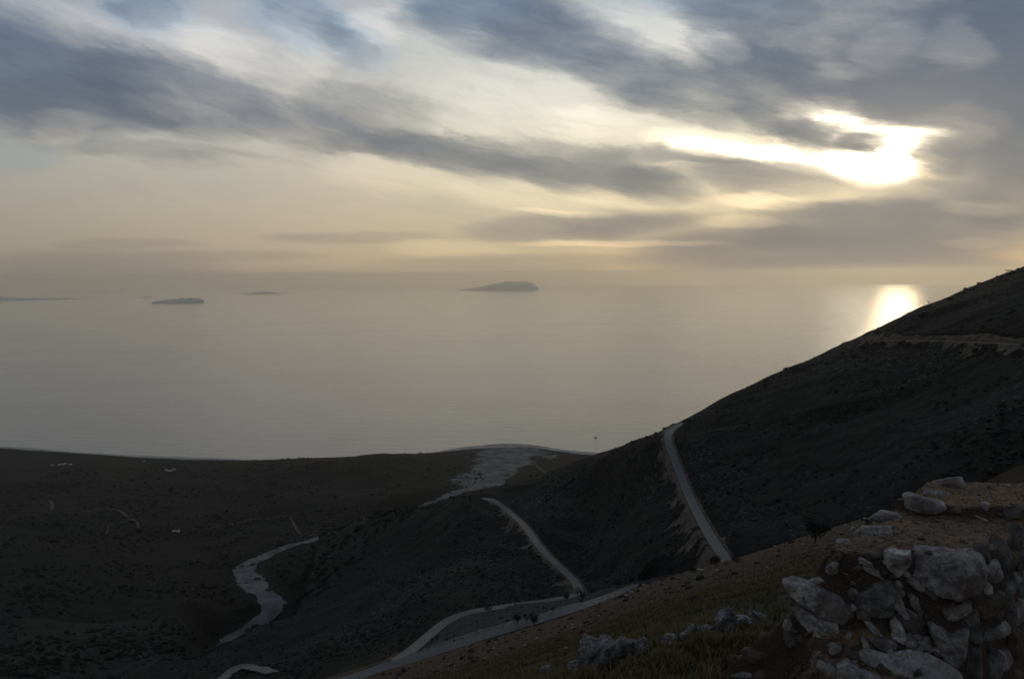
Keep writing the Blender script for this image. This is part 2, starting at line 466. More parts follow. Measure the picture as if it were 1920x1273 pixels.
def m_stone(pale, dark, stain):
    def f(b, p):
        o = objco(b); inf = b.n('ShaderNodeObjectInfo').outputs['Random']
        off = b.n('ShaderNodeCombineXYZ'); b.put(off.inputs[0], b.m('MULTIPLY', inf, 37)); b.put(off.inputs[1], b.m('MULTIPLY', inf, 91))
        q = b.vm('ADD', o, off.outputs[0])
        n = b.noise(q, 9, 8, .68, .3); n2 = b.noise(q, 3.5, 5, .6, .6)
        c = b.ramp(n, [(.32, dark), (.46, tuple(x*.55 for x in pale)), (.58, tuple(x*.85 for x in pale)), (.72, pale)])
        c = b.mix(b.mapr(n2, .50, .66, 0, .75), c, stain)
        # dark lichen spots
        c = b.mix(b.mapr(b.noise(q, 42, 3, .6), .60, .68, 0, .7), c, tuple(x*.6 for x in dark))
        c = b.mix(b.m('MULTIPLY', inf, .35), c, (.12, .12, .125))
        b.put(p.inputs['Base Color'], c); p.inputs['Roughness'].default_value = .88
        c = b.mix(b.mapr(b.noise(q, 22, 6, .75, .5), .40, .56, .6, 0), c, tuple(x*.4 for x in dark))
        b.put(p.inputs['Base Color'], c)
        h = b.m('ADD', b.noise(q, 8, 10, .78), b.m('MULTIPLY', b.noise(q, 45, 5, .75), .4))
        bump(b, p, h, 1.0, .045)
    return f

def m_earth(b, p):          # mortar and gravelly rust-brown soil of the ruined wall
    g = geopos(b)
    n = b.noise(g, 5, 7, .65); n2 = b.noise(g, 60, 5, .75)
    c = b.ramp(n, [(.3, (0.1495, 0.1040, 0.0728)), (.5, (0.2795, 0.1820, 0.1144)), (.7, (.30, .20, .125))])
    c = b.mix(b.mapr(n2, .35, .65, .6, 0), c, (0.0715, 0.0546, 0.0416))
    v = b.n('ShaderNodeTexVoronoi'); b.put(v.inputs['Vector'], g); v.inputs['Scale'].default_value = 95
    c = b.mix(b.mapr(v.outputs['Distance'], .22, .12, 0, .75), c, b.ramp(v.outputs['Color'], [(0, (0.1560, 0.1105, 0.0780)), (.7, (0.3380, 0.2470, 0.1690)), (1, (0.5460, 0.4940, 0.4290))]))
    # steep faces of the core are mixed greyer and darker than its top
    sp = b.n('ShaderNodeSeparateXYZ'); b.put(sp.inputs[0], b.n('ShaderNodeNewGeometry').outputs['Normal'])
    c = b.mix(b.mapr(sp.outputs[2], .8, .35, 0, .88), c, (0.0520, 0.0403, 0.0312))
    b.put(p.inputs['Base Color'], c); p.inputs['Roughness'].default_value = .97
    h = b.m('ADD', b.noise(g, 38, 7, .75), b.m('MULTIPLY', v.outputs['Distance'], -.5))
    bump(b, p, h, 1.0, .02)

def m_flat(col, rough=.9, var=.3, sc=3.0):
    def f(b, p):
        n = b.noise(objco(b), sc, 5, .65)
        c = b.mix(n, tuple(x*(1-var) for x in col), tuple(min(1, x*(1+var)) for x in col))
        b.put(p.inputs['Base Color'], c); p.inputs['Roughness'].default_value = rough
    return f

def m_sea(b, p):
    g = geopos(b)
    p.inputs['Base Color'].default_value = (.030, .036, .034, 1)
    p.inputs['Coat Weight'].default_value = .55; p.inputs['Coat Roughness'].default_value = .14; p.inputs['Coat IOR'].default_value = 1.33
    p.inputs['IOR'].default_value = 1.40
    p.inputs['Specular IOR Level'].default_value = 1.0
    # long wind streaks: smoother slicks between rippled water
    n = b.noise(b.mapping(g, rot=(0, 0, R(12)), scale=(.00009, .0006, 1)), 1, 7, .62, .8)
    n2 = b.noise(b.mapping(g, rot=(0, 0, R(-8)), scale=(.00035, .0024, 1)), 1, 6, .6, .5)
    r = b.m('ADD', b.mapr(n, .35, .65, .10, .15, 'LINEAR'), b.m('MULTIPLY', b.m('SUBTRACT', n2, .5), .08))
    b.put(p.inputs['Roughness'], r)
    h = b.m('ADD', b.noise(b.mapping(g, rot=(0, 0, R(8)), scale=(.004, .018, 1)), 1, 6, .68), b.m('MULTIPLY', b.noise(g, .25, 3, .6), .25))
    bump(b, p, h, .6, 6.0)
    b.nt.links.new(p.inputs['Normal'].links[0].from_socket, p.inputs['Coat Normal'])

M = {
 'slope': mat('rusty_grass', m_slope), 'flank': mat('scrub_rock', m_flank), 'plain': mat('maquis', m_plain),
 'bed': mat('riverbed_gravel', m_gravel((.05, .05, .052), (.155, .158, .165), .02, .12)),
 'scree': mat('scree', m_gravel((.04, .032, .025), (.11, .086, .064), .12, .8)),
 'beach': mat('beach_gravel', m_gravel((.22, .21, .19), (.38, .37, .34), .02, .2)),
 'asphalt': mat('asphalt', m_asphalt),
 'stone': mat('grey_limestone', m_stone((.72, .70, .67), (.20, .128, .125), (.15, .12, .09))),
 'dark_shaded_stone': mat('shaded_limestone', m_stone((.30, .285, .265), (.09, .085, .08), (.13, .10, .075))),  # dark block limestone; the right face's shade is put into its colour
 'white': mat('white_limestone', m_stone((.84, .83, .81), (.40, .28, .29), (.36, .34, .32))),
 'dull': mat('weathered_limestone', m_stone((.56, .54, .51), (.18, .088, .085), (.19, .15, .11))),
 'crag': mat('crag_limestone', m_stone((.50, .50, .49), (.08, .06, .06), (.12, .11, .09))),
 'brownstone': mat('earthy_stone', m_stone((.20, .155, .115), (.08, .06, .045), (.15, .095, .06))),
 'earth': mat('earth_mortar', m_earth),
 'grass': mat('dry_grass', m_flat((.15, .104, .050), .9, .6, 2.0)),
 'grass2': mat('green_grass', m_flat((.095, .092, .040), .9, .6, 2.0)),
 'bush': mat('dark_bush', m_flat((.016, .017, .013), .95, .5, 1.2)),
 'twig': mat('bare_twigs', m_flat((.060, .048, .038), .9, .3, 8.0)),
 'sea': mat('sea_water', m_sea),
 'island': mat('island_rock', m_flat((.48, .48, .46), .95, .3, .0005)),  # paled so the islands fade; haze is put into the rock colour
 'wallwhite': mat('white_plaster', m_flat((.62, .62, .60), .8, .1, .5)),
 'roof': mat('roof_tiles', m_flat((.28, .16, .11), .8, .2, .8)),
 'boat': mat('boat_hull', m_flat((.10, .10, .11), .5, .2, .5)),
}
M['plain'].node_tree  # (uses the 'gravel' attribute)

# ------------------------------------------------------------------ terrain: knots of (pixel row, distance) along columns of the photograph
Z = 'z'
ST = {
 -300: [(1500,200),(1510,230),(1480,300),(1440,420),(1400,560),(1370,700),(1375,800),(1250,330,Z),(1120,230,Z),(980,110,Z),(860,20,Z), 832],
 0:    [(1450,220),(1460,250),(1430,320),(1390,450),(1350,600),(1320,720),(1325,820),(1200,330,Z),(1070,215,Z),(930,85,Z),(850,14,Z), 838],
 150:  [(1420,230),(1430,260),(1405,330),(1370,460),(1330,620),(1298,740),(1305,850),(1195,290,Z),(1070,190,Z),(940,80,Z),(856,14,Z), 849],
 300:  [(1385,250),(1395,275),(1370,350),(1335,480),(1290,650),(1262,780),(1247,1000),(1190,1400),(1080,150,Z),(945,75,Z),(866,14,Z), 857],
 400:  [(1355,260),(1365,285),(1345,360),(1305,490),(1260,680),(1216,850),(1240,150,Z),(1160,140,Z),(1050,112,Z),(950,70,Z),(868,15,Z), 860],
 470:  [(1335,270),(1345,295),(1320,370),(1280,500),(1230,720),(1181,950),(1200,136,Z),(1120,128,Z),(1040,112,Z),(950,70,Z),(866,20,Z), 862],
 540:  [(1313,285),(1318,310),(1298,380),(1250,540),(1200,760),(1157,1020),(1174,138,Z),(1090,150,Z),(1035,112,Z),(950,82,Z),(860,30,Z), 861],
 600:  [(1292,300),(1290,320),(1280,350),(1200,620),(1110,1000),(1002,1500),(1030,150,Z),(1010,110,Z),(985,105,Z),(930,76,Z),(855,48,Z), 860],
 650:  [(1280,304),(1272,322),(1265,350),(1190,600),(1095,930),(985,1380),(1015,175,Z),(998,110,Z),(968,100,Z),(920,76,Z),(856,30,Z), 857],
 700:  [(1267,308),(1258,325),(1250,350),(1180,560),(1080,850),(966,1250),(1000,200,Z),(985,110,Z),(950,95,Z),(910,78,Z),(846,66,Z), 856],
 800:  [(1236,318),(1226,335),(1200,400),(1140,520),(1050,750),(948,1050),(980,240,Z),(965,90,Z),(935,75,Z),(900,55,Z),(851,26,Z), 850],
 880:  [(1209,325),(1199,340),(1150,450),(1110,540),(1030,700),(929,900),(965,300,Z),(945,60,Z),(918,38,Z),(880,18,Z),(850,5,Z), 838],
 960:  [(1185,330),(1176,345),(1134,490),(1060,600),(968,790),(907,920),(940,350,Z),(915,50,Z),(895,25,Z),(870,12,Z),(848,4,Z), 834],
 1085: [(1146,338),(1138,352),(1110,530),(1020,650),(930,770),(867,860),(900,450,Z),(890,30,Z),(875,15,Z),(862,8,Z),(853,4,Z), 847],
 1240: [(1090,346),(1120,375),(1100,430),(1065,455),(930,590),(807,710),(850,1100),(880,60,Z),(872,30,Z),(866,12,Z),(862,5,Z), 858],
 1370: [(1053,350),(1075,372),(1080,385),(1040,405),(900,540),(743,740),(810,1150),(880,60,Z),(872,30,Z),(866,12,Z),(862,5,Z), 858],
 1560: [(994,340),(1020,365),(1025,380),(985,400),(830,520),(655,780),(760,1200),(880,60,Z),(872,30,Z),(866,12,Z),(862,5,Z), 858],
 1700: [(955,330),(975,350),(985,365),(900,410),(760,530),(583,800),(720,1200),(880,60,Z),(872,30,Z),(866,12,Z),(862,5,Z), 858],
 1920: [(915,310),(930,330),(925,345),(835,390),(700,490),(495,850),(680,1250),(880,60,Z),(872,30,Z),(866,12,Z),(862,5,Z), 858],
 2300: [(845,290),(855,310),(845,330),(640,400),(520,520),(300,900),(560,1300),(880,60,Z),(872,30,Z),(866,12,Z),(862,5,Z), 858],
}
st_px = np.array(sorted(ST))
KN = []     # per station: (ln r, tan el)
for px in st_px:
    row = ST[int(px)]
    ks = [(math.log(1.2), -1.68/1.2), (math.log(5.0), None), (math.log(30.0), None)]
    # near hillside falls away beside the viewer; its gradient is set by the lip
    a, t3 = ray(px, row[0][0])
    base = [float(t3)]
    t30 = min(-.10, float(t3) - .035)
    t5 = min(t30 - .06, -.46)
    ks[1] = (ks[1][0], t5); ks[2] = (ks[2][0], t30)
    for e in row[:-1]:
        a, t = ray(px, e[0])
        r = (e[1]-CAMZ)/float(t) if len(e) == 3 else e[1]
        ks.append((math.log(r), float(t)))
    a, t = ray(px, row[-1])
    rs = -CAMZ/float(t); ks.append((math.log(rs), float(t)))
    ks.append((math.log(rs+500), (-40-CAMZ)/(rs+500)))
    ks.append((math.log(rs+1500), (-90-CAMZ)/(rs+1500)))
    for i in range(1, len(ks)):
        if ks[i][0] <= ks[i-1][0] + .004:
            print('knot order', px, i, [round(math.exp(k[0])) for k in ks])
            ks[i] = (ks[i-1][0] + .01, ks[i][1])
    KN.append(ks)
KN = np.array(KN)                        # (stations, knots, 2)
st_az = ray(st_px, np.full(len(st_px), 800.0))[0]

def pchip_slopes(x, y):
    h = np.diff(x, axis=-1); d = np.diff(y, axis=-1)/h
    m = np.zeros_like(y)
    w1 = 2*h[..., 1:]+h[..., :-1]; w2 = h[..., 1:]+2*h[..., :-1]
    ok = d[..., 1:]*d[..., :-1] > 0
    with np.errstate(divide='ignore', invalid='ignore'):
        hm = (w1+w2)/(w1/d[..., :-1]+w2/d[..., 1:])
    m[..., 1:-1] = np.where(ok, hm, 0)
    m[..., 0] = d[..., 0]; m[..., -1] = d[..., -1]
    return m

def hermite(x0, x1, y0, y1, m0, m1, x):
    h = x1-x0; t = np.clip((x-x0)/h, 0, 1)
    return (2*t**3-3*t*t+1)*y0 + (t**3-2*t*t+t)*h*m0 + (-2*t**3+3*t*t)*y1 + (t**3-t*t)*h*m1

# station -> azimuth interpolation
_sx = np.broadcast_to(st_az, (KN.shape[1]*2, len(st_az)))
_sy = KN.reshape(len(st_az), -1).T
_sm = pchip_slopes(_sx, _sy)
def knots_at(az):
    az = np.clip(az, st_az[0], st_az[-1])
    i = np.clip(np.searchsorted(st_az, az)-1, 0, len(st_az)-2)
    y = hermite(st_az[i], st_az[i+1], _sy[:, i], _sy[:, i+1], _sm[:, i], _sm[:, i+1], az)
    return y.T.reshape(len(az), KN.shape[1], 2)
AZT = np.linspace(st_az[0], st_az[-1], 3000)
KT = knots_at(AZT)
SL = pchip_slopes(KT[..., 0], KT[..., 1])
def tanel(az, r):
    """smooth terrain as tan(elevation) seen from the viewpoint"""
    az, lr = np.broadcast_arrays(np.asarray(az, float), np.log(np.asarray(r, float)))
    sh = az.shape; az = az.ravel(); lr = lr.ravel()
    fi = np.clip((az-AZT[0])/(AZT[1]-AZT[0]), 0, len(AZT)-1.001); i0 = fi.astype(int); f = fi-i0
    out = 0
    for ii, ww in ((i0, 1-f), (i0+1, f)):
        X = KT[ii, :, 0]
        k = np.clip((X <= lr[:, None]).sum(1)-1, 0, X.shape[1]-2)
        out = out + ww*hermite(KT[ii, k, 0], KT[ii, k+1, 0], KT[ii, k, 1], KT[ii, k+1, 1], SL[ii, k], SL[ii, k+1], lr)
    return out.reshape(sh)

def hit(px, py, rmin=3.0, rmax=6000.0):
    """first point of the terrain on the line of sight"""
    a, t = ray(px, py); a = float(a); t = float(t)
    rr = np.exp(np.linspace(math.log(rmin), math.log(rmax), 5000))
    te = tanel(np.full(5000, a), rr)
    k = np.argmax(te >= t)
    if te[k] < t: return None
    r = rr[k]
    return np.array([math.sin(a)*r, math.cos(a)*r, CAMZ + t*r])

def resample(P, step):
    P = np.asarray(P, float)
    # Catmull-Rom through the points
    Q = [P[0]]
    Pp = np.vstack([2*P[0]-P[1], P, 2*P[-1]-P[-2]])
    for i in range(1, len(Pp)-2):
        n = max(2, int(np.linalg.norm(Pp[i+1]-Pp[i])/step*2))
        t = np.linspace(0, 1, n+1)[1:, None]
        p0, p1, p2, p3 = Pp[i-1], Pp[i], Pp[i+1], Pp[i+2]
        Q += list(.5*((2*p1)+(-p0+p2)*t+(2*p0-5*p1+4*p2-p3)*t*t+(-p0+3*p1-3*p2+p3)*t**3))
    Q = np.array(Q)
    s = np.r_[0, np.cumsum(np.linalg.norm(np.diff(Q[:, :2], axis=0), axis=1))]
    u = np.arange(0, s[-1], step)
    return np.stack([np.interp(u, s, Q[:, k]) for k in range(3)], 1)

def smooth_path(P, n):
    k = np.ones(n)/n
    out = P.copy()
    pad = np.vstack([np.repeat(P[:1], n//2, 0), P, np.repeat(P[-1:], n//2, 0)])
    for c in range(P.shape[1]): out[:, c] = np.convolve(pad[:, c], k, 'valid')[:len(P)]
    return out

def path_px(lst, step=3.0, rmin=100.0, sm=9):
    pts = []
    for e in lst:
        if len(e) == 3: pts.append(pt(*e))
        else:
            h = hit(e[0], e[1], rmin)
            if h is None: print('no hit', e); continue
            pts.append(h)
    q = resample(pts, step)
    return smooth_path(q, sm)

ROADS = {
 'upper': path_px([(1592,642,792),(1606,640,772),(1640,639),(1700,638),(1780,640),(1850,643),(1920,647),(2050,656)], 3, 300, 15),
 'second': path_px([(1292,793,745),(1275,796,728),(1260,804,708),(1252,820),(1258,845),(1272,880),(1290,925),(1312,970),(1335,1010),(1355,1040),(1372,1065,392)], 3, 375),
 'lower': path_px([(1300,1085,375),(1240,1084),(1180,1104),(1100,1133),(1000,1165),(900,1195),(800,1227),(740,1246),(690,1261),(655,1274),(600,1290,316),(520,1312,318)], 3, 300),
 'hairpin': path_px([(640,1280,322),(685,1263,331),(720,1252),(762,1226),(800,1195),(832,1168),(862,1152),(900,1144),(960,1135),(1030,1127),(1060,1121),(1085,1112)], 3, 330),
 'spur': path_px([(1090,1125,505),(1083,1100),(1070,1082),(1040,1055),(1010,1023),(985,988),(955,960),(925,938),(900,935,872),(884,934,893),(868,940,915)], 3, 480),
}
STREAM = path_px([(330,1252),(375,1228),(418,1204),(440,1190),(478,1172),(505,1150),(515,1128),(490,1108),(465,1080),(462,1060),(490,1045),(520,1032),(548,1022),(600,1008,2330),(680,985,2500),(780,955,2800),(850,925),(905,912),(935,895),(935,870),(950,845)], 8, 1300, 7)

STREAM_W = np.interp(np.linspace(0, 1, len(STREAM)), [0, .12, .18, .23, .29, .37, .53, .78, .88, 1], [4, 5, 30, 32, 32, 15, 14, 30, 80, 110])

class Raster:
    def __init__(s, x0, x1, y0, y1, cell):
        s.x0, s.y0, s.c = x0, y0, cell
        s.nx, s.ny = int((x1-x0)/cell), int((y1-y0)/cell)
        s.d = np.full((s.ny, s.nx), 1e4, np.float32); s.z = np.zeros((s.ny, s.nx), np.float32); s.w = np.ones((s.ny, s.nx), np.float32)
    def splat(s, P, rad, width=None):
        width = np.ones(len(P)) if width is None else width
        for (x, y, z), wd in zip(P, width):
            R_ = rad
            i0, i1 = int((x-R_-s.x0)/s.c), int((x+R_-s.x0)/s.c)+1
            j0, j1 = int((y-R_-s.y0)/s.c), int((y+R_-s.y0)/s.c)+1
            i0, j0 = max(i0, 0), max(j0, 0); i1, j1 = min(i1, s.nx), min(j1, s.ny)
            if i0 >= i1 or j0 >= j1: continue
            gx = s.x0+(np.arange(i0, i1)+.5)*s.c; gy = s.y0+(np.arange(j0, j1)+.5)*s.c
            dd = np.hypot(gx[None]-x, gy[:, None]-y)
            sub = s.d[j0:j1, i0:i1]; m_ = dd < sub
            sub[m_] = dd[m_]; s.z[j0:j1, i0:i1][m_] = z; s.w[j0:j1, i0:i1][m_] = wd
    def get(s, x, y):
        fx = (x-s.x0)/s.c-.5; fy = (y-s.y0)/s.c-.5
        ins = (fx > 0) & (fy > 0) & (fx < s.nx-1.01) & (fy < s.ny-1.01)
        fx = np.clip(fx, 0, s.nx-1.01); fy = np.clip(fy, 0, s.ny-1.01)
        i = fx.astype(int); j = fy.astype(int); u = fx-i; v = fy-j
        def bl(A): return (A[j, i]*(1-u)+A[j, i+1]*u)*(1-v)+(A[j+1, i]*(1-u)+A[j+1, i+1]*u)*v
        d = np.where(ins, bl(s.d), 1e4)
        return d, bl(s.z), bl(s.w)
RR = Raster(-600, 700, 150, 1050, 1.0)
for q in ROADS.values(): RR.splat(q, 16)
RS = Raster(-1400, 500, 1200, 4300, 5.0)
RS.splat(STREAM, 190, STREAM_W)

def height(x, y):
    x = np.asarray(x, float); y = np.asarray(y, float)
    sh = x.shape; x = x.ravel(); y = y.ravel()
    r = np.maximum(np.hypot(x, y), .5); az = np.arctan2(x, y)
    z = CAMZ + tanel(az, r)*r
    lnr = np.log(r)
    n = np.zeros_like(z)
    # octaves switch on with distance so that near ground keeps its shape
    for lam, amp, rm in ((700, 16, 2300), (260, 12, 1500), (140, 7, 1700), (60, 3.5, 1700), (110, 2.6, 520), (48, 1.8, 330), (20, 1.0, 200), (8, .55, 70), (3.2, .13, 22), (1.1, .07, 5), (.4, .035, 2)):
        on = smooth01((lnr-math.log(rm))/.8)
        m_ = on > 0
        if lam < 9: on = on*(1-smooth01((lnr-math.log({8: 500, 3.2: 110, 1.1: 38, .4: 13}[lam]))/.6)); m_ = on > 0
        if m_.any(): n[m_] += on[m_]*amp*vnoise(x[m_]/lam+3.1, y[m_]/lam-7.7, int(lam*10))
    # gullies running down the mountainside
    m_ = (r > 380) & (r < 1400)
    if m_.any():
        u = (x[m_]*math.cos(R(38))+y[m_]*math.sin(R(38)))/38; v = (-x[m_]*math.sin(R(38))+y[m_]*math.cos(R(38)))/260
        g = -np.abs(fbm(u, v, 91, 3))*5+1.2
        n[m_] += g*smooth01((r[m_]-380)/150)*smooth01((1400-r[m_])/300)
    # flat toward the coast
    n *= np.where(r > 1300, smooth01((z-2)/70)*.93+.07, 1)
    z = z + n
    d, rz, _ = RR.get(x, y)
    t = smooth01((d-4.6)/6.5)
    z = np.where(d < 15, rz*(1-t)+z*t, z)
    d, rz, wd = RS.get(x, y)
    t = smooth01((d-wd)/(70+wd*.3))
    z = np.where((d < 185) & (r > 1500), (rz-1)*(1-t)+z*t, z)
    # never in the line of sight of the gravel bed: ground below 1 m stays flat
    return z.reshape(sh)

def verge_mask(V):
    q = (V-np.array([0, 0, CAMZ]))@MRn
    px_, py_ = W0/2-q[:, 0]/q[:, 2]*F, H0/2+q[:, 1]/q[:, 2]*F
    lo_ = np.interp(px_, [660, 740, 800, 900, 1000, 1100, 1180, 1240, 1330], [1275, 1245, 1226, 1194, 1164, 1132, 1103, 1082, 1068])
    up_ = np.interp(px_, [660, 740, 800, 870, 960, 1060, 1150, 1240, 1330], [1275, 1240, 1196, 1151, 1134, 1120, 1100, 1080, 1066])
    rr = np.hypot(V[:, 0], V[:, 1])
    return np.minimum(smooth01((lo_+3-py_)/4), smooth01((py_-up_+2)/4))*(rr > 300)*(rr < 620)*(px_ > 660)*(px_ < 1330)

def polar_sheet(name, az, r, m_, **kw):
    A, Rr = np.meshgrid(az, r)
    X = np.sin(A)*Rr; Y = np.cos(A)*Rr
    Zz = height(X, Y)
    V = np.stack([X.ravel(), Y.ravel(), Zz.ravel()], 1)
    at = None
    if name == 'coastal_plain':
        g = np.zeros(len(V))
        for (px, py, rad, amp) in [(945,848,240,.95),(970,840,230,.85),(890,852,170,.5),(1010,848,200,.6),(925,882,170,1.1),(905,903,150,1.1),(875,916,120,.9),(960,866,150,.95),(935,865,150,.7),(1060,854,190,.35),(850,850,120,.3)]:
            a, t = ray(px, py); rr = (10-CAMZ)/float(t)
            g = np.maximum(g, amp*np.exp(-(((V[:, 0]-math.sin(a)*rr)**2+((V[:, 1]-math.cos(a)*rr)*.8)**2)/(rad*.8)**2)))
        at = {'gravel': g}
    if name in ('hillside', 'mountainside'):
        inside = verge_mask(V)
        at = {'verge': inside}
    return mesh_obj(name, V, grid_faces(len(r), len(az)), m_, attrs=at)

LO, HI = R(-38), R(41)
AZ1 = np.linspace(LO, HI, 1050)
o = polar_sheet('hillside', AZ1, np.exp(np.linspace(math.log(1.3), math.log(372), 760)), M['slope']); tag(o, kind='structure')
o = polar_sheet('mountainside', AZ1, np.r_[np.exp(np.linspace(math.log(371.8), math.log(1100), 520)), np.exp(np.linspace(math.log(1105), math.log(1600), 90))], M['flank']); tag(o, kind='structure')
o = polar_sheet('coastal_plain', np.linspace(LO, HI, 900), np.exp(np.linspace(math.log(1599), math.log(6000), 520)), M['plain']); tag(o, kind='structure')
# the same land carried on at both sides of the view
for a0, a1 in ((LO-R(26), LO), (HI, HI+R(26))):
    for nm, r0, r1, nr, mm in (('hillside', 60, 372, 90, 'slope'), ('mountainside', 371.8, 1600, 150, 'flank'), ('coastal_plain', 1599, 6000, 90, 'plain')):
        o = polar_sheet(nm, np.linspace(a0, a1, 120), np.exp(np.linspace(math.log(r0), math.log(r1), nr)), M[mm]); tag(o, kind='structure')
# ground round and behind the viewer
o = polar_sheet('ground', np.r_[np.linspace(HI-.001, 2*math.pi+LO+.001, 200)], np.exp(np.linspace(math.log(1.3), math.log(60), 120)), M['slope']); tag(o, kind='structure')

# sea: follows the curve of the earth, so the horizon lies where it should
REARTH = 7.4e6
ra = np.r_[60, 1500, np.exp(np.linspace(math.log(2500), math.log(118000), 150))]
aa = np.r_[np.linspace(-math.pi, LO, 60)[:-1], np.linspace(LO, HI, 200), np.linspace(HI, math.pi, 60)[1:]]
A, Rr = np.meshgrid(aa, ra)
V = np.stack([np.sin(A)*Rr, np.cos(A)*Rr, -Rr**2/(2*REARTH)], -1).reshape(-1, 3)
o = mesh_obj('sea', V, grid_faces(len(ra), len(aa)), M['sea']); tag(o, kind='structure')

# ------------------------------------------------------------------ roads, scree, riverbed, beach
def ribbon(name, P, halfw, m_, lift, lab=None):
    T = np.gradient(P[:, :2], axis=0); T /= np.linalg.norm(T, axis=1)[:, None]+1e-9
    N = np.stack([T[:, 1], -T[:, 0]], 1)
    us = [-1, -.5, 0, .5, 1]
    V = []
    for u in us:
        q = P.copy(); q[:, :2] += N*(halfw*u); q[:, 2] += lift + .05*(1-abs(u)); V.append(q)
    V += [V[0]-[0, 0, .8], V[-1]-[0, 0, .8]]
    V = [V[5]]+V[:5]+[V[6]]
    V = np.array(V).transpose(1, 0, 2).reshape(-1, 3)
    o = mesh_obj(name, V, grid_faces(len(P), 7), m_, smooth=False)
    tag(o, lab, kind='structure')
    return o
for k, lab in (('upper', 'road cut level across the dark mountain at the upper right'), ('second', 'straight grey road dropping across the mountainside below the skyline'),
               ('lower', 'grey road at the foot of the rusty hillside'), ('hairpin', 'road curving up out of the hairpin bend'), ('spur', 'grey road crossing the middle spur')):
    ribbon('road', ROADS[k], 3.3, M['asphalt'], .22, lab)

def scree(P, side, wmax, seed, name='scree', w0=3.6, jag=26.0, thr=0.0):
    T = np.gradient(P[:, :2], axis=0); T /= np.linalg.norm(T, axis=1)[:, None]+1e-9
    N = np.stack([T[:, 1], -T[:, 0]], 1)*side
    Pd = resample(P, .8); 
    s = np.arange(len(Pd))*.8
    T = np.gradient(Pd[:, :2], axis=0); T /= np.linalg.norm(T, axis=1)[:, None]+1e-9
    N = np.stack([T[:, 1], -T[:, 0]], 1)*side
    nw = int(wmax/.8)+2
    off = w0+np.linspace(0, wmax, nw)
    X = Pd[:, None, 0]+N[:, None, 0]*off[None]; Y = Pd[:, None, 1]+N[:, None, 1]*off[None]
    Zz = height(X, Y)+.28
    big = .5+.5*fbm(s/jag, s*0+seed, seed, 3)
    Wd = wmax*np.clip(.10+.85*big, .06, 1)*np.clip(np.minimum(s, s[-1]-s)/12, .1, 1)
    wob = vnoise(X/9, Y/9, seed+8)*.5+vnoise(X/6.5, Y/6.5, seed+9)*.65+vnoise(X/2.6, Y/2.6, seed+10)*.3+vnoise(X/1.2, Y/1.2, seed+11)*.15
    cut = (off[None]-w0)/Wd[:, None] < .75+wob
    V = np.stack([X, Y, Zz], -1).reshape(-1, 3)
    Fc = grid_faces(len(Pd), nw); ok = cut.ravel()[Fc].all(1)
    Fc = Fc[ok]; us, inv = np.unique(Fc, return_inverse=True)
    o = mesh_obj(name, V[us], inv.reshape(Fc.shape), M['scree']); tag(o, kind='structure')
scree(ROADS['second'], 1, 16, 3); scree(ROADS['second'], -1, 4, 4)
scree(ROADS['spur'], -1, 15, 8); scree(ROADS['spur'], 1, 3.5, 9)
scree(ROADS['upper'], 1, 14, 12, jag=14); scree(ROADS['upper'], -1, 9, 13, jag=60)

def bank(P, side, h0, seed, k_=1.0):
    T = np.gradient(P[:, :2], axis=0); T /= np.linalg.norm(T, axis=1)[:, None]+1e-9
    Pd = resample(P, 1.0); s = np.arange(len(Pd))*1.0
    T = np.gradient(Pd[:, :2], axis=0); T /= np.linalg.norm(T, axis=1)[:, None]+1e-9
    N = np.stack([T[:, 1], -T[:, 0]], 1)*side
    V = []
    hh = h0*(1+.45*fbm(s/9, s*0, seed, 4))
    for k, (o_, f) in enumerate([(3.5, -.3), (3.9, .15), (4.4, .45), (5.0, .72), (5.7, .95), (6.8, 1.0), (9.0, .7)]):
        q = Pd.copy(); jit = .5*fbm(s/4+k*3, s*0+k, seed+k, 3)
        q[:, :2] += N*(3.5+(o_-3.5+jit)*k_)[:, None]; q[:, 2] += hh*f
        if k == 6: q[:, 2] = height(q[:, 0], q[:, 1])-.4
        V.append(q)
    V = np.array(V).transpose(1, 0, 2).reshape(-1, 3)
    o = mesh_obj('cut_bank', V, grid_faces(len(Pd), 7), M['scree'], smooth=False); tag(o, kind='structure')
bank(ROADS['upper'], -1, 3.4, 21); bank(ROADS['second'], -1, .9, 22, .4); bank(ROADS['spur'], 1, .8, 23, .4)

# dry riverbed as its own draped sheet
xs = np.arange(-1100, 350, 4.5); ys = np.arange(1500, 4150, 4.5)
X, Y = np.meshgrid(xs, ys)
d, rz, wd = RS.get(X.ravel(), Y.ravel()); d = d.reshape(X.shape); wd = wd.reshape(X.shape)
rr_ = np.hypot(X, Y)
edge = wd*(1+.45*fbm(X/70, Y/70, 5, 4))+5*vnoise(X/16, Y/16, 6)
inb = (d < edge) & ((fbm(X/30, Y/30, 31, 4) < .48) | (d < wd*.35)) & (rr_ < 3260)
Zz = np.where(inb, height(X, Y)+1.2, 0)
V = np.stack([X, Y, Zz], -1).reshape(-1, 3); Fc = grid_faces(len(ys), len(xs)); Fc = Fc[inb.ravel()[Fc].all(1)]
us, inv = np.unique(Fc, return_inverse=True)
o = mesh_obj('riverbed', V[us], inv.reshape(Fc.shape), M['bed']); tag(o, 'pale dry riverbed winding down the valley to the shore', kind='structure')

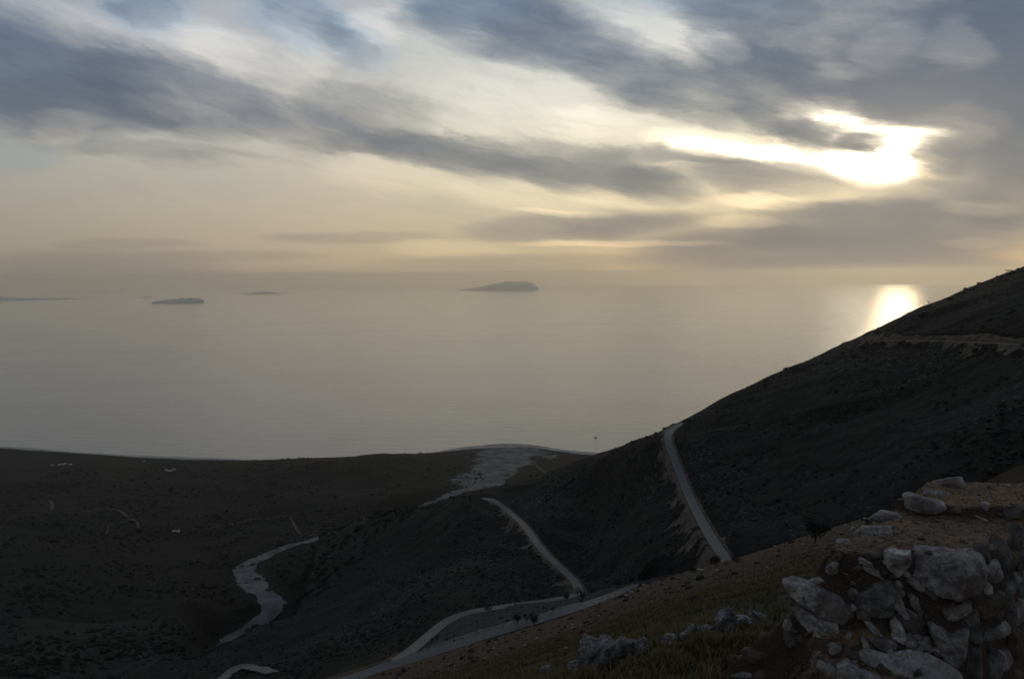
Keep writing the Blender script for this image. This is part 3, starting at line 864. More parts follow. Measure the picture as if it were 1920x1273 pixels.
# beach: narrow pale strip following the waterline
px_ = np.arange(-120, 1160, 6.0)
shore_r = np.exp(knots_at(ray(px_, np.full(len(px_), 850.0))[0])[:, -3, 0]); sa = ray(px_, np.full(len(px_), 850.0))[0]
wv_ = 60+24*fbm(px_/60, px_*0, 77, 3)
rows = []
for k, f in enumerate((-1.0, -.66, -.33, 0, .3)):
    rr = shore_r+wv_*f
    x, y = np.sin(sa)*rr, np.cos(sa)*rr
    rows.append(np.stack([x, y, np.maximum(height(x, y), [2.2, 1.8, 1.2, .6, -.6][k])+[1.2, .8, .6, .3, -.3][k]], 1))
V = np.array(rows).reshape(-1, 3)
o = mesh_obj('beach', V, grid_faces(5, len(px_)), M['beach']); tag(o, kind='structure')

# small valley roads, seen only as short pale pieces between the trees
for lst, hw in (([(392,994),(430,985),(470,976),(520,970),(545,972),(553,985),(562,1000),(585,998),(598,992)], 4.0), ([(560,1003),(575,1008),(590,1000)], 5.0),
                ([(150,963),(175,959),(205,958),(222,960),(240,970),(256,984),(262,996)], 5.0), ([(94,938),(98,945),(97,958)], 6.0),
                ([(1002,866,(12-CAMZ)/float(ray(1002,866)[1])),(1008,874,(15-CAMZ)/float(ray(1008,874)[1])),(1018,882,(18-CAMZ)/float(ray(1018,882)[1])),(1025,889,(22-CAMZ)/float(ray(1025,889)[1]))], 5.0), ([(200,1000),(205,985),(215,980)], 2.5),
                ([(405,1260,560),(420,1250,600),(440,1245,625),(465,1246,620),(485,1254,580),(500,1264,545),(515,1275,520)], 4.6)):
    q = path_px(lst, 6, 480, 3)
    q[:, 2] = smooth_path(height(q[:, 0], q[:, 1])[:, None], 5)[:, 0]+.4
    T = np.gradient(q[:, :2], axis=0); T /= np.linalg.norm(T, axis=1)[:, None]+1e-9
    N = np.stack([T[:, 1], -T[:, 0]], 1)
    V = []
    for u in (-1, -.33, .33, 1):
        p_ = q.copy(); p_[:, :2] += N*hw*u
        p_[:, 2] = np.maximum(height(p_[:, 0], p_[:, 1]), q[:, 2]-.4)+1.0; V.append(p_)
    V = np.array(V).transpose(1, 0, 2).reshape(-1, 3)
    o = mesh_obj('road', V, grid_faces(len(q), 4), M['asphalt' if hw in (3.4, 4.6) else 'scree']); tag(o, kind='structure')

hz = bpy.data.materials.new('haze_air'); hz.use_nodes = True
hz.node_tree.nodes.clear()
vp = hz.node_tree.nodes.new('ShaderNodeVolumePrincipled')
vp.inputs['Color'].default_value = (1.0, .945, .83, 1)
vp.inputs['Density'].default_value = 1.85e-5
vp.inputs['Anisotropy'].default_value = .84
ho = hz.node_tree.nodes.new('ShaderNodeOutputMaterial')
hz.node_tree.links.new(vp.outputs[0], ho.inputs['Volume'])
bx = 122000.0
Vh = np.array([(x, y, z) for x in (-bx, bx) for y in (-20000, bx) for z in (-1100.0, 1180.0)])
Fh = np.array([(0,1,3,2),(4,6,7,5),(0,4,5,1),(2,3,7,6),(0,2,6,4),(1,5,7,3)])
o = mesh_obj('haze', Vh, Fh, hz, smooth=False); tag(o, kind='stuff')
# ------------------------------------------------------------------ islands on the horizon
def island(prof, base_y, label, seed, depth=.28):
    prof = np.array(prof, float)
    cx = prof[:, 0].mean()
    a, t = ray(cx, base_y); t = -float(t)
    # solve 900 + r^2/2R = r t
    disc = t*t - 2*CAMZ/REARTH
    r = (t - math.sqrt(max(disc, 0)))*REARTH
    n, m_ = 90, 25
    px_ = np.linspace(prof[0, 0], prof[-1, 0], n)
    top = np.interp(px_, prof[:, 0], prof[:, 1])
    hgt = np.maximum(base_y - top, 0)/F*r*1.02
    hgt = hgt*(1+.12*fbm(px_/3.0, px_*0, seed, 4))+ .02*hgt.max()
    az, _ = ray(px_, np.full(n, float(base_y)))
    wid = (prof[-1, 0]-prof[0, 0])/F*r*depth
    u = np.linspace(-1, 1, m_)
    env = np.sqrt(np.clip(1-np.linspace(-1, 1, n)**2, 0, 1))
    V = []
    z0 = -r*r/(2*REARTH) - 4
    for k in range(m_):
        rr = r + wid*(u[k]+1)*.5*(.35+.65*env)
        pr = (1-u[k]**2)**.7
        zz = z0 + hgt*pr*(1+.25*fbm(px_/4.0, np.full(n, u[k]*2.0), seed+3, 4)) - (25 if abs(u[k]) > .99 else 0)
        V.append(np.stack([np.sin(az)*rr, np.cos(az)*rr, zz], 1))
    V = np.array(V).reshape(-1, 3)
    o = mesh_obj('island', V, grid_faces(m_, n), M['island'], loc=V.mean(0))
    tag(o, label, 'island', kind='structure')
island([(850,545),(880,541),(900,538),(925,534),(945,530),(956,529),(975,530),(1000,531),(1005,537),(1011,543)], 544.5, 'long flat-topped blue-grey island with a cliff at its right end', 1)
island([(281,568),(290,564.5),(320,562.5),(345,560.5),(370,560.5),(380,563),(384,567)], 568, 'low dark hazy island nearest on the left', 2)
island([(447,551.5),(470,549),(495,547.5),(520,549.5),(531,551.5)], 551.5, 'faint low island right of the nearer left island', 3)
island([(260,558),(268,557),(280,556.6),(288,558)], 558, 'tiny faint islet just left above the low dark island', 4)
island([(-160,557.5),(-60,557),(0,558),(30,560),(60,561.2),(90,561),(130,562),(148,563)], 563.5, 'faint hazy coast at the left edge of the horizon', 5, .2)

# ------------------------------------------------------------------ ship
def vbox(x0, x1, y0, y1, z0, z1):
    v = np.array([(x, y, z) for x in (x0, x1) for y in (y0, y1) for z in (z0, z1)], float)
    f = np.array([(0,1,3,2),(4,6,7,5),(0,4,5,1),(2,3,7,6),(0,2,6,4),(1,5,7,3)])
    return v, f
q = pt(1117, 820, CAMZ/-float(ray(1117, 820)[1]))
bt = empty('boat', (q[0], q[1], 0), R(15)); tag(bt, 'small dark fishing boat alone on the sea near the shore', 'boat')
xs_ = np.linspace(-13, 13, 15); hv = []
xs_ = np.linspace(-8, 8, 15)
for x in xs_:
    e = (1-abs(x/8)**2.6); wq = 2.2*max(e, .05); hv += [(x, -wq, 2.2+.0075*x*x), (x, -wq*.6, -.6), (x, wq*.6, -.6), (x, wq, 2.2+.0075*x*x)]
mesh_obj('hull', np.array(hv), np.vstack([grid_faces(15, 4), np.stack([np.arange(14)*4, np.arange(14)*4+3, np.arange(1, 15)*4+3, np.arange(1, 15)*4], 1)]), M['boat'], bt, smooth=False)
v, f = vbox(-5, -1, -1.3, 1.3, 2.0, 4.2); mesh_obj('cabin', v, f, M['boat'], bt, smooth=False)
v, f = vbox(2.0, 2.15, -.08, .08, 2.0, 4.6); mesh_obj('mast', v, f, M['boat'], bt, smooth=False)

# ------------------------------------------------------------------ houses in the coastal plain
def house(px, py, wpx, rz, label, n=0):
    h = hit(px, py, 1700)
    if h is None: return
    r = math.hypot(h[0], h[1]); L = wpx/F*r; Wd = min(L*.7, 9); Hh = min(L*.4, 5.5)
    z = float(height(np.array([h[0]]), np.array([h[1]]))[0])
    o = empty('house', (h[0], h[1], z), rz); tag(o, label, 'house')
    v, f = vbox(-L/2, L/2, -Wd/2, Wd/2, -2, Hh); mesh_obj('wall', v, f, M['wallwhite'], o, smooth=False)
    e = .5; a = Hh+1.6
    v = np.array([(-L/2-e, -Wd/2-e, Hh), (L/2+e, -Wd/2-e, Hh), (L/2+e, Wd/2+e, Hh), (-L/2-e, Wd/2+e, Hh), (-L/2-e, 0, a), (L/2+e, 0, a)])
    mesh_obj('roof', v, [np.array([(0,1,5,4),(2,3,4,5),(0,3,2,1)]), np.array([(1,2,5),(3,0,4)])], M['roof'], o, smooth=False)
    v, f = vbox(-.6, .6, -Wd/2-.06, -Wd/2+.05, 0, 2.1); mesh_obj('door', v, f, M['roof'], o, smooth=False)
house(312, 883, 5, .3, 'left white house of the three by the pale clearing near the shore')
house(319, 884, 7, .1, 'middle white house of the three by the pale clearing near the shore')
house(326, 882, 5, -.2, 'right white house of the three by the pale clearing near the shore')
house(98, 872, 4, .2, 'leftmost tiny white house among the trees near the left shore')
house(112, 871, 5, 0, 'second tiny white house from the left near the left shore')
house(121, 870, 6, .4, 'third tiny white house from the left near the left shore')
house(132, 871, 5, -.3, 'rightmost tiny white house of the four near the left shore')
house(330, 1000, 12, .1, 'low white building alone at the foot of the left valley slope')
house(683, 966, 4, .5, 'tiny white house just beyond the crest of the dark spur')
house(270, 864, 3, .5, 'tiny white house close behind the long beach')

# ------------------------------------------------------------------ scattered cover
def scatter_pts(n, az0, az1, r0, r1, seed, power=1.0):
    g = np.random.default_rng(seed)
    a = g.uniform(az0, az1, n); r = np.exp(math.log(r0)+(math.log(r1)-math.log(r0))*g.random(n)**power)
    return a, r, np.sin(a)*r, np.cos(a)*r, g

def blobs(name, x, y, z, size, sub, m_, seed, flat=.75, kind='stuff', lab=None, jit=.35):
    g = np.random.default_rng(seed)
    bv, bf = ICO[sub]
    n = len(x)
    V = bv[None]*(1+g.uniform(-jit, jit, (n, len(bv), 1)))
    sc = size[:, None, None]*np.stack([g.uniform(.8, 1.25, n), g.uniform(.8, 1.25, n), g.uniform(flat*.7, flat*1.25, n)], 1)[:, None]
    V = V*sc + np.stack([x, y, z+size*.25], 1)[:, None]
    Fc = bf[None]+(np.arange(n)*len(bv))[:, None, None]
    o = mesh_obj(name, V.reshape(-1, 3), Fc.reshape(-1, 3), m_, smooth=False); tag(o, lab, kind=kind)
    return o
# scrub over the mountainside, thinned on the roads
a, r, x, y, g = scatter_pts(26000, R(-30), R(38), 372, 1500, 5)
d, _, _ = RR.get(x, y)
den = fbm(x/45, y/45, 41, 4)
k = (d > 6) & (den > -.25+.45*g.random(len(x)))
x, y, r = x[k], y[k], r[k]; zz = height(x, y)
k = (verge_mask(np.stack([x, y, zz], 1)) < .05) | (g.random(len(x)) < .12)
x, y, r, zz = x[k], y[k], r[k], zz[k]
blobs('scrub', x, y, zz, np.exp(g.normal(-.15, .45, len(x)))*.7, 1, M['bush'], 6)
# trees and maquis of the valley floor
a, r, x, y, g = scatter_pts(16000, R(-36), R(-1), 1000, 4000, 15, .8)
zz = height(x, y); d, _, wd = RS.get(x, y)
k = (d > wd*1.3+8) & (zz > 4) & (fbm(x/160, y/160, 43, 4) > -.35+.5*g.random(len(x)))
x, y, zz = x[k], y[k], zz[k]
blobs('maquis', x, y, zz, np.exp(g.normal(.75, .45, len(x)))*1.1, 1, M['bush'], 16, flat=.8)
# low tussocks and stones of the near hillside
a, r, x, y, g = scatter_pts(2600, R(-20), R(36), 14, 345, 25, .75)
d, _, _ = RR.get(x, y); k = (d > 5)
x, y, r = x[k], y[k], r[k]
blobs('low_shrubs', x, y, height(x, y)-.05, np.clip(.0012*r, .04, .32)*np.exp(g.normal(0, .55, len(x))), 1, M['bush'], 26, flat=.7)
a, r, x, y, g = scatter_pts(2000, R(-20), R(36), 7, 330, 35, .6)
d, _, _ = RR.get(x, y); cl = fbm(x/6, y/6, 47, 3); k = (d > 5) & ((cl > .05) | (g.random(len(x)) < .25))
x, y, r = x[k], y[k], r[k]
blobs('scattered_stones', x, y, height(x, y)-.02, np.clip(.0007*r, .015, .16)*np.exp(g.normal(0, .6, len(x))), 1, M['crag'], 36, flat=.55)

def tufts(name, x, y, z, h, m_, seed, nb=9):
    g = np.random.default_rng(seed); n = len(x)
    ang = g.uniform(0, 2*np.pi, (n, nb)); lean = g.uniform(.15, .75, (n, nb)); hh = h[:, None]*g.uniform(.5, 1.15, (n, nb))
    bx_ = x[:, None]+np.cos(ang)*h[:, None]*.15; by_ = y[:, None]+np.sin(ang)*h[:, None]*.15
    wd_ = h[:, None]*.035+.0015
    px_, py_ = -np.sin(ang)*wd_, np.cos(ang)*wd_
    zb = np.broadcast_to(z[:, None]-.03, px_.shape)
    v0 = np.stack([bx_-px_, by_-py_, zb], -1); v1 = np.stack([bx_+px_, by_+py_, zb], -1)
    mx, my, mz = bx_+np.cos(ang)*lean*hh*.4, by_+np.sin(ang)*lean*hh*.4, z[:, None]+hh*.6
    v2 = np.stack([mx+px_*.7, my+py_*.7, mz], -1); v3 = np.stack([mx-px_*.7, my-py_*.7, mz], -1)
    v4 = np.stack([bx_+np.cos(ang)*lean*hh, by_+np.sin(ang)*lean*hh, z[:, None]+hh*.95], -1)
    V = np.stack([v0, v1, v2, v3, v4], 2).reshape(-1, 3)
    b = np.arange(n*nb)[:, None]*5
    o = mesh_obj(name, V, [b+np.array([[0, 1, 2, 3]]), b+np.array([[3, 2, 4]])], m_, smooth=False); tag(o, kind='stuff')
for nm, mm, nn, sd_ in (('dry_grass', M['grass'], 30000, 51), ('green_grass', M['grass2'], 8000, 52)):
    a, r, x, y, g = scatter_pts(nn, R(-8), R(37), 2.2, 150, sd_, 1.0)
    k = (fbm(x/3, y/3, sd_, 3) > -.25) & (g.random(len(x)) < np.clip(1.25-np.log(r/14)/np.log(11), .0, 1))
    x, y, r = x[k], y[k], r[k]
    tufts(nm, x, y, height(x, y), (.07+.0020*np.minimum(r, 50))*g.uniform(.5, 1.3, len(x)), mm, sd_)

# ------------------------------------------------------------------ rocks
def hit_h(px, py, r0, r1):
    a, t = ray(px, py); a = float(a); t = float(t)
    rr = np.exp(np.linspace(math.log(r0), math.log(r1), 3000))
    z = height(np.sin(a)*rr, np.cos(a)*rr)
    k = np.argmax(z >= CAMZ+t*rr)
    if z[k] < CAMZ+t*rr[k]: return None
    return np.array([math.sin(a)*rr[k], math.cos(a)*rr[k], z[k]])

def rock_shape(seed, sub=3, box=.7, planes=9, rough=.10, fine=.03, ridged=0.0):
    g = np.random.default_rng(seed)
    v = ICO[sub][0].copy()
    v = np.sign(v)*np.abs(v)**box
    v /= np.abs(v).max(0)
    for _ in range(planes):
        n = g.normal(size=3); n /= np.linalg.norm(n); dd = g.uniform(.62, .92)
        e = v@n-dd; v = v-np.where(e > 0, e, 0)[:, None]*n
    v = v*(1+rough*n3(v+seed*1.7, seed, 1.3)[:, None]*2)
    if ridged: v = v*(1-ridged*np.abs(n3(v*np.array([1, 1, .5])+seed, seed+4, 2.6))[:, None]*2.2)
    v = v+ICO[sub][0]*(fine*2*n3(v+seed, seed+7, 5.0))[:, None]
    return v

def view_basis(p, tilt=0.0):
    f_ = np.array([p[0], p[1], 0.0]); f_ /= np.linalg.norm(f_)
    rt = np.array([f_[1], -f_[0], 0.0]); up = np.array([0, 0, 1.0])
    c, s = math.cos(tilt), math.sin(tilt)
    return np.stack([rt*c+up*s, -rt*s+up*c, f_])

def crag(px, py, wpx, hpx, label, seed, r0=5, r1=200, mm='crag', cat='rock', name='rock', group=None, dep=.8, tilt=0, box=.9, ridged=.32, sink=.15, planes=5):
    """a rock whose foot is at the pixel (px, py)"""
    h = hit_h(px, py, r0, r1)
    if h is None: print('crag miss', px, py); return
    dist = math.sqrt(h[0]**2+h[1]**2+(h[2]-CAMZ)**2)
    wd, ht = wpx/F*dist, hpx/F*dist
    v = rock_shape(seed, 4, box, planes, .16, .05, ridged)
    B = view_basis(h, tilt)
    V = (v*np.array([wd/2, ht*(.5+sink), max(wd, ht)*dep/2]))@B
    c = h+np.array([0, 0, ht*(.5-sink)])+B[2]*max(wd, ht)*dep*.3
    o = mesh_obj(name, V, ICO[4][1], M[mm]); o.location = c
    tag(o, label, cat, group)
    return o
crag(1118, 1273, 66, 60, 'big rounded pale crag in the grass, left hump of the bottom outcrop', 101)
crag(1172, 1262, 66, 44, 'pale crag right of the big rounded one in the bottom outcrop', 102)
crag(1204, 1252, 26, 34, 'narrow upright crag at the right end of the bottom outcrop', 103)
crag(1085, 1270, 40, 26, 'low grey crag at the left foot of the big rounded crag', 104)
crag(1025, 1275, 26, 26, 'small pointed grey rock alone at the bottom edge of the grass', 105)
crag(1364, 1208, 44, 46, 'tall pale crag below the stepped rock ridge beside the wall', 106)
crag(1390, 1182, 44, 22, 'middle crag of the stepped rock ridge beside the wall', 107)
crag(1420, 1173, 34, 24, 'uppermost crag of the stepped rock ridge beside the wall', 108)
crag(1292, 1228, 36, 20, 'flat grey rock left of the tall crag', 109)
crag(1326, 1216, 34, 18, 'low rock between the flat grey rock and the tall crag', 110)
crag(1256, 1258, 34, 24, 'broken pale rock in the grass right of the bottom outcrop', 111)
crag(1294, 1262, 24, 30, 'upright broken pale rock in the grass below the flat grey rock', 112)
crag(1316, 1276, 28, 20, 'dark rock at the bottom edge between grass and rubble mound', 113)
crag(1166, 1280, 80, 14, 'low dark rock strip at the bottom edge under the outcrop', 114)
for i, (a_, b_, c_, l_) in enumerate([(1372,1233,10,'small pale stone in the dry grass straight below the tall crag'), (1356,1249,12,'largest of the small pale stones in the grass left of the gravel mound'),
        (1238,1240,9,'small pale stone in the grass just above the broken pale rock'), (1404,1222,8,'small pale stone in the grass at the upper edge of the gravel mound'), (1276,1272,9,'small pale stone at the bottom edge between the broken pale rocks')]):
    crag(a_, b_, c_, c_*.8, l_, 130+i, ridged=.1, name='stone', cat='stone')

# ------------------------------------------------------------------ ruined stone wall
TOP = CAMZ-1.32
def on_plane(px, py, z):
    a, t = ray(px, py); r = (z-CAMZ)/float(t)
    return np.array([math.sin(a)*r, math.cos(a)*r, z])
PA = on_plane(1562, 1026, TOP); PB = on_plane(1832, 1042, TOP)
ev = (PB-PA)[:2]; TW = np.linalg.norm(ev); ev /= TW
dv = np.array([.73, .683])
Minv = np.linalg.inv(np.stack([dv, ev], 1))
def to_st(x, y): q = np.stack([x-PA[0], y-PA[1]], -1)@Minv.T; return q[..., 0], q[..., 1]
def to_xy(s, t): return PA[0]+dv[0]*s+ev[0]*t, PA[1]+dv[1]*s+ev[1]*t
def wall_h(s, t):
    s = np.asarray(s, float); t = np.asarray(t, float)
    wob = .05*fbm(s*3, t*3, 61, 3)
    tn = t/TW
    top = .010*fbm(s*6, t*6, 62, 4)+.075*smooth01((s-.74-wob*.6)/.05)+.02*fbm(s*1.5, t*1.5, 64, 2)
    # broken near end, stepping down toward the viewer
    s2 = s+.05*fbm(t*5, s*5, 63, 3)*1.2
    near = np.interp(s2, [-1.6, -.9, -.55, -.36, -.30, -.20, -.16, -.10, -.055, -.02, 0], [-1.7, -1.1, -.72, -.56, -.50, -.47, -.40, -.36, -.24, -.05, 0])
    # left side
    spread = smooth01((.30-s)/.35)
    t2 = t+wob
    steep = np.interp(t2, [-.8, -.16, -.10, -.03, 0, .02], [-2.2, -1.7, -1.1, -.25, -.03, 0])
    heap = np.interp(t2, [-1.2, -.75, -.55, -.44, -.24, -.14, -.04, 0], [-2.0, -1.2, -.66, -.52, -.44, -.34, -.08, 0])
    left = steep*(1-spread)+heap*spread
    u = t2-TW
    right = np.interp(u, [-.02, 0, .05, .14, .30, .8], [0, -.03, -.45, -1.1, -2.0, -3.0])
    far = np.interp(s, [1.30, 1.36, 1.5, 2.2], [0, -.25, -1.2, -2.5])
    return TOP+top+np.minimum(0, near+left*(.55+.45*smooth01((s+.3)/.4)))+right+far+.012*fbm(s*14, t*14, 65, 4)
sg_ = np.r_[np.arange(-1.5, -.6, .03), np.arange(-.6, 1.55, .009), np.arange(1.55, 2.2, .04)]
tg_ = np.r_[np.arange(-1.1, -.6, .03), np.arange(-.6, TW+.35, .009), np.arange(TW+.35, TW+.8, .03)]
Sg, Tg = np.meshgrid(sg_, tg_)
Xg, Yg = to_xy(Sg, Tg); Zg = wall_h(Sg, Tg)
jx = .018*fbm(Xg*9+Zg*7, Yg*9-Zg*5, 66, 4); jy = .018*fbm(Xg*9-Zg*6, Yg*9+Zg*8, 67, 4)
wall = empty('stone_wall', (*to_xy(.6, TW/2), TOP-1.4)); tag(wall, 'ruined dry stone wall with gravelly brown top and broken stepped end', 'wall')
WLOC = np.array(wall.location)
def wchild(name, V, Fc, m_, smooth=True, kind=None):
    o = mesh_obj(name, np.asarray(V)-WLOC, Fc, m_, wall, smooth=smooth)
    if kind: o['kind'] = kind
    return o
wchild('mortar_core', np.stack([Xg+jx, Yg+jy, Zg], -1).reshape(-1, 3), grid_faces(len(tg_), len(sg_)), M['earth'])

def wall_hit(px, py):
    a, t = ray(px, py); a = float(a); t = float(t)
    rr = np.linspace(2.0, 6.5, 4500); x = np.sin(a)*rr; y = np.cos(a)*rr
    s, tt = to_st(x, y); z = wall_h(s, tt)
    ok = (s > -1.45) & (s < 2) & (tt > -1.05) & (tt < TW+.75) & (z >= CAMZ+t*rr)
    k = np.argmax(ok)
    if not ok[k]: return None
    return np.array([x[k], y[k], CAMZ+t*rr[k]])

def outline_rock(poly, depth, seed, rough=.05, bev=.22):
    """stone with the given face outline (unit square coordinates), real thickness and rounded, chipped edges"""
    poly = np.array(poly, float); n = 80
    pr = np.vstack([poly, poly[:1]]); L = np.r_[0, np.cumsum(np.linalg.norm(np.diff(pr, axis=0), axis=1))]
    u = np.linspace(0, L[-1], n, endpoint=False)
    ring = np.stack([np.interp(u, L, pr[:, 0]), np.interp(u, L, pr[:, 1])], 1)
    ring = ring*.6+.2*(np.roll(ring, 1, 0)+np.roll(ring, -1, 0))
    c = ring.mean(0)
    lev = [(-1, .0), (-1.0, .15), (-1.0, .3), (-1.0, .45), (-.99, .58), (-.97, .70), (-.95, .80), (-.90, .88), (-.80, .945), (-.62, .98), (-.4, 1.0), (0, 1.02), (.4, 1.0), (.8, .85), (1, .4), (1, .0)]
    V = []
    for dz, sc in lev:
        q = c+(ring-c)*sc
        V.append(np.column_stack([q, np.full(n, dz*.5)]))
    V = np.array(V).reshape(-1, 3)
    Fc = []
    for i in range(len(lev)-1):
        for j in range(n): Fc.append((i*n+j, i*n+(j+1) % n, (i+1)*n+(j+1) % n, (i+1)*n+j))
    return V, np.array(Fc), rough

def wstone(px, py, w, h, tilt=0, mm='stone', seed=0, dep=.8, box=.55, planes=8, sink=.35, poly=None, rough=.08, fine=.045, parent=True, name='stone', label=None, flat=0.0, cat=None):
    p = wall_hit(px, py)
    if p is None: print('stone miss', px, py); return
    dist = np.linalg.norm(p-[0, 0, CAMZ])
    W_, H_ = w/F*dist, h/F*dist
    B = view_basis(p, R(tilt))
    if flat:      # lying slab: lean the face back toward the sky
        c, s = math.cos(R(flat)), math.sin(R(flat))
        B = np.stack([B[0], B[1]*c+B[2]*s, B[2]*c-B[1]*s])
        H_ = H_/max(.35, math.cos(R(flat-25)))
    D_ = max(.05, min(W_, H_)*dep*1.3)
    if poly is not None:
        V, Fc, _ = outline_rock(poly, 1, seed)
        V[:, 0] -= .5; V[:, 1] -= .5
        sc = np.array([W_, H_, D_])
        V = V*sc
        V = V+(rough*min(W_, H_))*np.stack([n3(V/W_*.6+seed, seed, 3.0)*1.2+n3(V/W_+seed, seed+4, 9.0)*.6, n3(V/W_+seed*2, seed+1, 3.5)*1.2+n3(V/W_+seed, seed+5, 10.0)*.6, 2.4*n3(V/W_+seed*3, seed+2, 3.0)+1.2*n3(V/W_+seed, seed+6, 9.0)], 1)
    else:
        v = rock_shape(seed+200, 3, box, planes, rough, fine, .05)
        V = v*np.array([W_/2, H_/2, D_/2]); Fc = ICO[3][1]
    V = V@B+p+B[2]*D_*(sink-.15)
    if parent: o = wchild(name, V, Fc, M[mm])
    else:
        o = mesh_obj(name, V, Fc, M[mm], loc=p)
    if label: o['label'] = label
    if cat: o['category'] = cat
    return o

WS = [  # px, py, w, h, tilt, material, extra
 (1768,1077,118,72,0,'dull',dict(poly=[(.10,.98),(.95,1.0),(1.0,.72),(.97,.25),(.78,.02),(.50,.06),(.22,.18),(.02,.32),(.0,.55)],dep=.7,rough=.10,label='largest square-faced block set in the broken end')),
 (1682,1057,42,44,0,'stone',dict(poly=[(.0,.88),(.15,1),(.95,.95),(1,.6),(.62,.0),(.4,.1),(.05,.5)])),
 (1640,1120,66,58,0,'dark_shaded_stone',dict(poly=[(.45,.95),(.85,1.0),(1,.8),(.95,.1),(.6,.0),(.1,.2),(.0,.55),(.2,.7)],label='dark angular block under the gravel cap')),
 (1687,1127,32,56,0,'stone',dict(poly=[(.1,1.0),(.35,.98),(.6,.55),(1,.05),(.75,.0),(.2,.3),(.0,.45)],dep=1.0)),
 (1717,1136,21,36,0,'stone',dict(poly=[(.05,.9),(.35,1.0),(.75,.6),(1,.2),(.85,.0),(.4,.4),(.1,.6)],dep=1.0)),
 (1530,1122,118,44,-18,'stone',dict(poly=[(.0,.60),(.12,.92),(.42,1.0),(.80,.92),(1,.55),(.95,.1),(.7,.0),(.4,.12),(.15,.28)],dep=.8,sink=.15,label='long pale slab jutting out left at the foot of the wall')),
 (1534,1177,63,44,0,'stone',dict(poly=[(.05,.9),(.22,1.0),(.6,.9),(.95,.85),(1,.45),(.75,.1),(.5,.0),(.25,.25),(.0,.6)],dep=.7,sink=.45)),
 (1687,1186,42,54,0,'white',dict(poly=[(.15,.85),(.30,1.0),(.55,.8),(.8,.35),(1,.05),(.6,.0),(.35,.1),(.2,.4)],dep=.8,label='bright white broken stone in the rubble')),
 (1712,1172,42,34,8,'brownstone',dict(sink=.3)),
 (1655,1209,42,27,0,'dull',{}), (1641,1181,46,15,-30,'white',dict(poly=[(.0,.7),(.1,1),(.5,.9),(.8,.6),(1,.3),(.85,.0),(.5,.1),(.2,.3)])),
 (1700,1248,156,46,-3,'white',dict(poly=[(.0,.35),(.08,.6),(.30,.62),(.52,.95),(.75,.92),(.98,.6),(1,.35),(.85,.05),(.45,.0),(.2,.08)],flat=48,dep=.5,sink=.1,label='broad flat white slab lying at the bottom of the rubble')),
 (1590,1262,46,38,10,'stone',dict(poly=[(.0,.3),(.15,.75),(.5,1),(.8,.75),(1,.3),(.6,.0),(.2,.1)])),
 (1772,1206,62,60,-8,'dull',dict(poly=[(.0,.95),(.15,1),(.5,.75),(.95,.9),(1,.4),(.9,.0),(.6,.05),(.3,.3)])),
 (1783,1142,56,34,0,'dull',dict(poly=[(.0,.7),(.45,.6),(.8,.95),(1,.9),(.9,.4),(.6,.0),(.4,.05),(.3,.4)])),
 (1532,1089,26,14,8,'white',{}), (1622,1055,30,14,-20,'stone',{}), (1637,1072,40,16,-22,'stone',{}), (1620,1148,32,32,20,'dull',{}),
 (1597,1112,22,20,0,'dull',{}), (1600,1140,18,14,0,'stone',{}), (1664,1150,30,12,-8,'brownstone',{}), (1590,1195,18,22,-20,'stone',{}),
 (1582,1018,24,13,8,'stone',{}), (1636,999,62,22,6,'stone',dict(dep=1.3)), (1664,972,62,19,-6,'stone',dict(dep=1.3)),
 (1731,946,64,28,-4,'stone',dict(poly=[(.0,.85),(.12,1),(.5,.9),(.95,.75),(1,.45),(.8,.1),(.5,.0),(.1,.1)],dep=1.0,label='pale block standing up on the left edge of the top')),
 (1748,926,48,11,4,'stone',dict(dep=1.5)), (1779,909,54,18,16,'stone',dict(dep=1.3)), (1806,902,26,7,4,'stone',{}), (1844,949,18,14,0,'white',{}),
 (1888,910,11,4,-6,'white',{}), (1815,1034,26,11,0,'stone',{}), (1676,1000,16,5,0,'stone',{}), (1838,972,34,6,-22,'stone',{}), (1790,956,20,10,0,'dull',{}),
 (1842,1050,28,56,4,'dark_shaded_stone',dict(box=.45)), (1877,1052,40,92,-3,'dark_shaded_stone',dict(box=.45)), (1902,1020,26,66,5,'dark_shaded_stone',{}), (1846,1106,24,28,0,'stone',{}),
 (1820,1173,34,56,12,'dark_shaded_stone',{}), (1857,1172,36,84,-6,'brownstone',{}), (1888,1152,28,56,4,'dark_shaded_stone',{}), (1911,1100,20,90,3,'dark_shaded_stone',{}),
 (1892,1215,32,60,0,'brownstone',{}), (1856,1243,36,56,-4,'dark_shaded_stone',{}), (1818,1240,34,60,6,'dark_shaded_stone',{}), (1900,965,30,40,0,'dark_shaded_stone',{}),
 (1655,1222,0,0,0,'dull',{}), (1741,1219,30,16,-8,'white',dict(flat=30)), (1718,1218,24,14,0,'brownstone',{}), (1760,1222,34,16,-18,'stone',{}),
 (1612,1272,12,12,0,'white',{}), (1624,1272,16,12,0,'stone',{}), (1545,1255,24,18,20,'stone',{}), (1663,1232,12,7,0,'stone',{}), (1500,1150,34,26,0,'dull',{}),
 (1478,1192,26,50,6,'dark_shaded_stone',{}), (1597,1228,26,18,0,'brownstone',{}), (1565,1228,16,10,0,'brownstone',{}), (1610,1170,26,16,0,'brownstone',{}),
]
for i, (px_, py_, w_, h_, tl, mm, kw) in enumerate(WS):
    if w_: wstone(px_, py_, w_, h_, tl, mm, seed=300+i, **kw)
